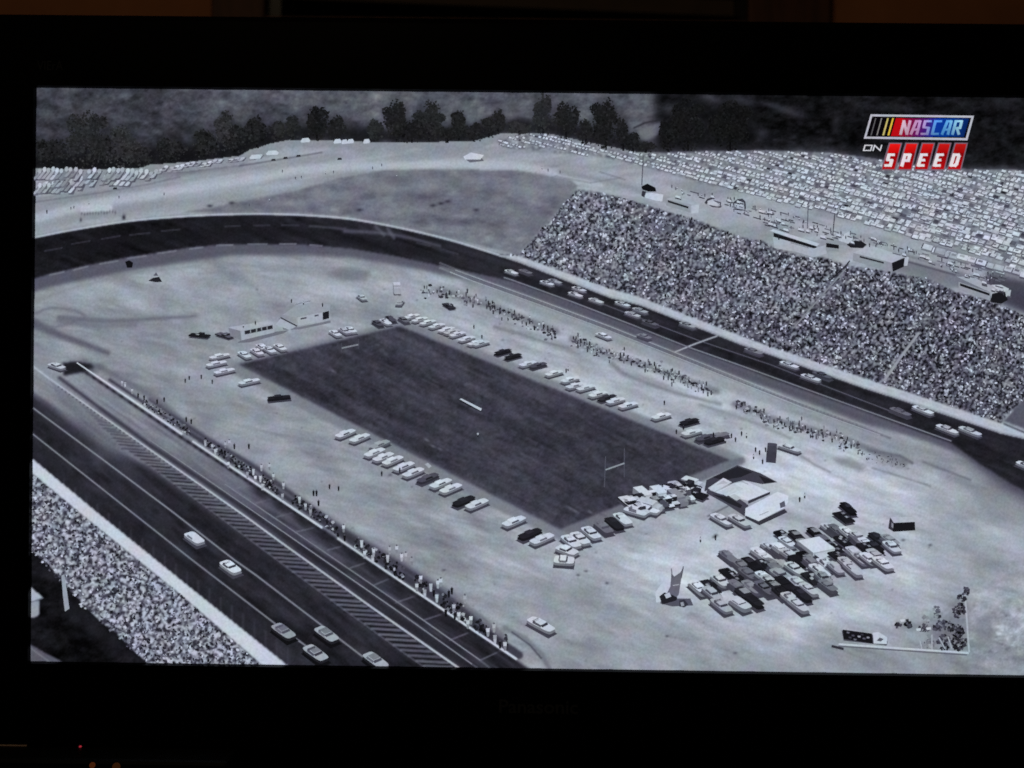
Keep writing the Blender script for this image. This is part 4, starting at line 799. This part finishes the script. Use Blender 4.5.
for x, y in ((274,160.5),(286,158.5),(299,156.5),(298,139.5),(116,189),(340,159.5)): f.poly([(x-2.4, y+1), (x-1.4, y-1), (x+1.8, y-1.2), (x+2.4, y+.8)], .14, 86)
f.build('ridge_cars', label='pale cars parked along the ridge at the upper left', kind='stuff', base=LEV[0]); LEV[0] += 5

f = Flat(); k3 = 0
CB_ = [(668,186),(760,206),(870,238),(1000,276),(1010,300),(960,276),(905,256),(850,243),(775,229),(705,201),(672,196)]
while k3 < 260:
    x = random.uniform(660, 1012); y = random.uniform(184, 302)
    if not inpoly(CB_, np.array([x]), np.array([y]))[0]: continue
    q_ = random.random(); k3 += 1
    if q_ < .55: person(x, y, random.uniform(2.2, 4.2), random.choice((.2, .28, .35, .78)), .25, f=f, lev=(k3*3) % 90)
    elif q_ < .86: w_ = random.uniform(3, 8); f.poly([(x, y), (x+w_, y+w_*.28), (x+w_-.4, y+w_*.28+1.0), (x-.4, y+1)], random.choice((.2, .3, .4)), (k3*3) % 90)
    else: w_ = random.uniform(3.5, 7); f.poly([(x, y), (x+w_, y+w_*.25), (x+w_, y+w_*.25+2.6), (x, y+2.6)], .24, (k3*3) % 90); f.poly([(x+.4, y-.8), (x+w_*.8, y+w_*.2-.8), (x+w_, y+w_*.25+1.3), (x, y+1.3)], .78, (k3*3) % 90+1)
f.build('stand_top_clutter', base=LEV[0]-90, kind='stuff', label='vehicles and people crowded behind the top edge of the far stand')
AISLE = [((883,381),(900,357),1.8),((900,357),(918,333),1.8),((793,328),(820,297),1.5),((820,297),(845,269),1.5),((918,333),(952,292),1.0),((745,335),(800,262),1.0),((700,318),(760,248),1.0),((650,300),(700,226),1.0),((600,282),(650,208),1.0),((840,362),(880,300),1.0),((925,398),(965,330),1.0),((965,412),(1005,345),1.0),((165,598),(196,628),1.5)]
def crowd_dots(poly_, n, s0, s1, name, label, lo=.07, hi=.86, bounds=None):
    x0, x1 = min(p[0] for p in poly_), min(1062, max(p[0] for p in poly_)); y0, y1 = min(p[1] for p in poly_), max(p[1] for p in poly_)
    X = rng.uniform(x0, x1, n); Y = rng.uniform(y0, y1, n); ok = inpoly(poly_, X, Y)
    for (ax, ay), (bx, by), hw in AISLE: L2_ = (bx-ax)**2+(by-ay)**2; t_ = np.clip(((X-ax)*(bx-ax)+(Y-ay)*(by-ay))/L2_, 0, 1); ok &= (np.hypot(X-ax-t_*(bx-ax), Y-ay-t_*(by-ay)) > hw) | (rng.random(n) < .25 if hw < 1.3 else False)
    X = X[ok]; Y = Y[ok]; m_ = len(X)
    cl = SPC[np.clip((Y-Y0).astype(int), 0, NH-1), np.clip((X-X0).astype(int), 0, NW-1)]
    r = rng.uniform(s0, s1, m_); ro = rng.uniform(0, 6.28, m_); asp = rng.uniform(.38, .8, m_)
    u = rng.random(m_)+.13*cl; tone = np.where(u < .50, rng.uniform(lo, lo+.15, m_), np.where(u < .70, rng.uniform(.35, .55, m_), rng.uniform(hi-.22, hi, m_)))
    V = []; 
    for j in range(5):
        a_ = j*1.2566+rng.normal(0, .25, m_); ex = r*np.cos(a_); ey = r*asp*np.sin(a_); V.append(np.stack([X+ex*np.cos(ro)-ey*np.sin(ro), Y+ex*np.sin(ro)+ey*np.cos(ro)], -1))
    V = np.stack(V, 1).reshape(-1, 2); lv = np.repeat(np.arange(m_) % 100, 5)
    P = scr(V[:, 0], V[:, 1], 2+lv); me = bpy.data.meshes.new(name); c = P.mean(0)
    me.vertices.add(len(P)); me.vertices.foreach_set('co', (P-c).ravel().astype(np.float32)); me.loops.add(len(P)); me.loops.foreach_set('vertex_index', np.arange(len(P), dtype=np.int32))
    me.polygons.add(m_); me.polygons.foreach_set('loop_start', np.arange(0, len(P), 5, dtype=np.int32)); me.polygons.foreach_set('loop_total', np.full(m_, 5, dtype=np.int32)); me.update(calc_edges=True)
    ca = me.color_attributes.new('Col', 'FLOAT_COLOR', 'POINT'); L = np.repeat(linA(np.clip(tint(tone)*np.array([1.0, .992, 1.015]), 0, 1)), 5, 0); ca.data.foreach_set('color', np.concatenate([L, np.ones((len(L), 1))], 1).ravel().astype(np.float32)); me.materials.append(PIC)
    o = bpy.data.objects.new(name, me); link(o, screen, label=label, kind='stuff'); o.location = Vector(c)-screen.location-tv.location
crowd_dots([(p[0]+(0), p[1]) for p in FC], 15000, .8, 1.9, 'spectators', 'thousands of tiny spectators packed on the far grandstand')
NC2 = [(20,466),(33,474),(80,513.5),(180,594.5),(261,664.5),(280,682),(150,682),(143,664),(141,656),(131,651),(124,643),(112,634),(108,626),(97,623),(94,614),(82,607),(77,598),(68,592),(63,582),(54,577),(47,566),(40,561),(30,551),(20,547)]
crowd_dots(NC2, 5600, 1.0, 2.2, 'spectators', 'packed spectators on the near stand at the lower left', .09, .82)
def aisle(pts, w, t, lab):
    f = Flat(); [f.line(a, b, w, t, i) for i, (a, b) in enumerate(zip(pts, pts[1:]))]; f.build('aisle', base=LEV[0]+104, label=lab)
aisle([(883,381),(900,357),(918,333)], 2.3, .60, 'pale aisle at the right of the far stand'); aisle([(793,328),(820,297),(845,269)], 1.3, .52, 'thin pale aisle in the middle of the far stand'); aisle([(829,281),(845,266),(849,261)], 1.3, .14, 'dark gap at the top of the middle aisle')
# -- broadcaster's logo in the corner of the screen
def lz(X, Y): return (840+X/6.826, 100+Y/6.826)
LB = LEV[0]+100
f = Flat()
def LP(pts, c, lev, cs=None): f.poly([lz(*p) for p in pts], cs or c, lev)
sk = 50/162.      # slant of the badge, x per y
def par(x0, x1, y0, y1, s=None, dy=.0): 
    s = 47/175. if s is None else s; return [(x0+(y1-y0)*s, y0), (x1+(y1-y0)*s, y0+dy), (x1, y1+dy), (x0, y1)]
LP([(203,102),(907,112),(862,280),(156,268)], (.70,.71,.76), 0); LP([(214,117),(888,126),(850,264),(174,254)], (.03,.02,.04), 2)
# colour sweep behind the letters
LP([(376,128),(430,129),(396,252),(340,251)], (.72,.05,.08), 3)
sw = [(.60,.04,.10),(.42,.06,.30),(.26,.10,.45),(.05,.20,.60),(.02,.22,.55),(.03,.14,.36)]
xs = [430,520,590,660,760,874]
for i in range(5):
    a0, a1 = xs[i], xs[i+1]; q = [(a0, 129), (a1, 130), (a1-36, 257), (a0-34, 253)]
    f.poly([lz(*p) for p in q], [sw[i], sw[i+1], sw[i+1], sw[i]], 3)
for x, c in ((200,(.34,.34,.36)),(240,(.50,.50,.50)),(281,(.74,.70,.42)),(316,(.84,.72,.24))):
    LP([(x+34,128),(x+42+(x>270)*4,128),(x+10+(x>270)*4,246),(x+1,246)], c, 4)
f.build('corner_logo', base=LB, label='slanted badge with a colour sweep in the screen corner')
def logo_text(body, X0_, X1_, Yt, Yb, col, lev, off, shear, name='logo_lettering', label=None, nx=1.0):
    f = Flat(); vs, fs = text_mesh(body, 1, off, 0, 1.0); x0, x1 = min(v[0] for v in vs), max(v[0] for v in vs); y0, y1 = min(v[1] for v in vs), max(v[1] for v in vs)
    for q in fs:
        P_ = []; Cc = []
        for i in q:
            u = (vs[i][0]-x0)/(x1-x0); w = (vs[i][1]-y0)/(y1-y0); P_.append(lz(X0_+(X1_-X0_)*u+shear*(w)*(Yb-Yt), Yb-(Yb-Yt)*w+u*3)); Cc.append(col(u, w))
        f.poly(P_, Cc, lev)
    f.build(name, base=LB, label=label)
def ncol(u, w):
    k = [(0,(.86,.80,.84)),(.25,(.80,.56,.74)),(.42,(.72,.60,.86)),(.55,(.36,.62,.90)),(.75,(.30,.60,.88)),(1,(.62,.82,.92))]
    for (a, ca), (b, cb) in zip(k, k[1:]):
        if u <= b: t = (u-a)/(b-a); c = [ca[i]*(1-t)+cb[i]*t for i in range(3)]; break
    else: c = list(k[-1][1])
    g = .80+.22*w; return tuple(min(1, v*g) for v in c)
def block_word(word, X0_, X1_, Yt, Yb, col, lev, sh, st, name, label, gap=.16):
    # heavy italic capitals drawn from strokes on a 0..1 cell
    G = {'N': [[(0,0),(0,1)],[(0,1),(1,0)],[(1,0),(1,1)]], 'A': [[(0,0),(.32,1)],[(.32,1),(.95,1)],[(.95,1),(.95,0)],[(.15,.34),(.95,.34)]], 'S': [[(1,1),(.08,1)],[(.08,1),(.08,.54)],[(.08,.52),(.94,.48)],[(.94,.48),(.94,0)],[(.94,0),(0,0)]],
         'C': [[(1,1),(.06,1)],[(.06,1),(.06,0)],[(.06,0),(1,0)]], 'R': [[(0,0),(0,1)],[(0,1),(.95,1)],[(.95,1),(.95,.48)],[(.95,.46),(0,.46)],[(.45,.46),(1,0)]], 'P': [[(0,0),(0,1)],[(0,1),(.95,1)],[(.95,1),(.95,.45)],[(.95,.45),(0,.45)]],
         'E': [[(0,0),(0,1)],[(0,1),(1,1)],[(0,.5),(.8,.5)],[(0,0),(1,0)]], 'D': [[(0,0),(0,1)],[(0,1),(.8,1)],[(.8,1),(1,.85)],[(1,.85),(1,.15)],[(1,.15),(.8,0)],[(.8,0),(0,0)]], 'O': [[(0,0),(0,1)],[(0,1),(1,1)],[(1,1),(1,0)],[(1,0),(0,0)]]}
    f = Flat(); n = len(word); cw = (X1_-X0_)/(n-gap*1)
    for ci, ch in enumerate(word):
        for si, sg in enumerate(G[ch]):
            (ax, ay), (bx_, by) = sg; x0 = X0_+cw*ci; lw = cw*(1-gap)-st; hh = Yb-Yt-st
            A = np.array([x0+st/2+ax*lw+sh*ay*hh, Yb-st/2-ay*hh]); Bp = np.array([x0+st/2+bx_*lw+sh*by*hh, Yb-st/2-by*hh]); d = Bp-A; d /= np.linalg.norm(d); n_ = np.array([-d[1], d[0]])*st*(.5 if abs(d[1]) > .5 else .38); e = d*st*.33
            q = [A-n_-e, Bp-n_+e, Bp+n_+e, A+n_-e]; qs = [lz(*p) for p in q]
            f.poly(qs, [col((p[0]-X0_)/(X1_-X0_), (Yb-p[1])/(Yb-Yt)) for p in q], lev+si)
    f.build(name, base=LB, label=label)
block_word('NASCAR', 398, 812, 140, 245, ncol, 6, .26, 19, 'logo_lettering', 'pale italic capitals fading from pink to blue in the corner badge', .14)
block_word('ON', 150, 272, 309, 353, lambda u, w: (.80,.81,.84), 6, .30, 9, 'logo_lettering', 'small white italic letters left of the red tiles', .12)
f = Flat()
for i in range(5):
    x = 275+i*112; x += 0
    LP([(x+52,295),(x+143,296),(x+96,486),(x-4,485)], (.46,.38,.44), 0+i*4)
    f.poly([lz(*p) for p in [(x+60,303),(x+133,304),(x+117,366),(x+42,366)]], [(.93-.05*i,.10,.09),(.93-.05*i,.10,.09),(.78-.04*i,.03,.04),(.78-.04*i,.03,.04)], 1+i*4)
    f.poly([lz(*p) for p in [(x+42,366),(x+117,366),(x+90,476),(x+6,475)]], [(.52,.02,.04),(.52,.02,.04),(.70,.05,.07),(.70,.05,.07)], 1+i*4)
f.build('logo_tiles', base=LB, label='five slanted red tiles in the screen corner')
for i, ch in enumerate('SPEED'):
    x = 288+i*112-(i > 2)*2
    block_word(ch, x+4, x+62, 366, 462, lambda u, w: (.88,.86,.88), 24, .30, 23, 'logo_letter', 'white italic capital on the %s red tile' % ('first', 'second', 'third', 'fourth', 'fifth')[i], .0)

# ------------------------------------------------------------------ light: a dim warm room lamp
W_ = bpy.data.worlds.new('World'); S.world = W_; W_.use_nodes = True; W_.node_tree.nodes['Background'].inputs[0].default_value = (.004, .0032, .003, 1); W_.node_tree.nodes['Background'].inputs[1].default_value = .5
ld = bpy.data.lights.new('room_lamp', 'AREA'); ld.energy = 2.6; ld.size = .6; ld.color = (1, .76, .46)
lo = bpy.data.objects.new('room_lamp', ld); COL.objects.link(lo); lo.location = (-.5, -1.6, 2.5); d = Vector((0, .3, 1.5))-lo.location; lo.rotation_euler = d.to_track_quat('-Z', 'Y').to_euler()
S.view_settings.view_transform = 'Standard'; S.view_settings.look = 'None'; S.view_settings.exposure = 0; S.view_settings.gamma = 1
S.cycles.max_bounces = 4; S.cycles.use_denoising = False
print('levels', LEV[0], 'parked', len(PC))
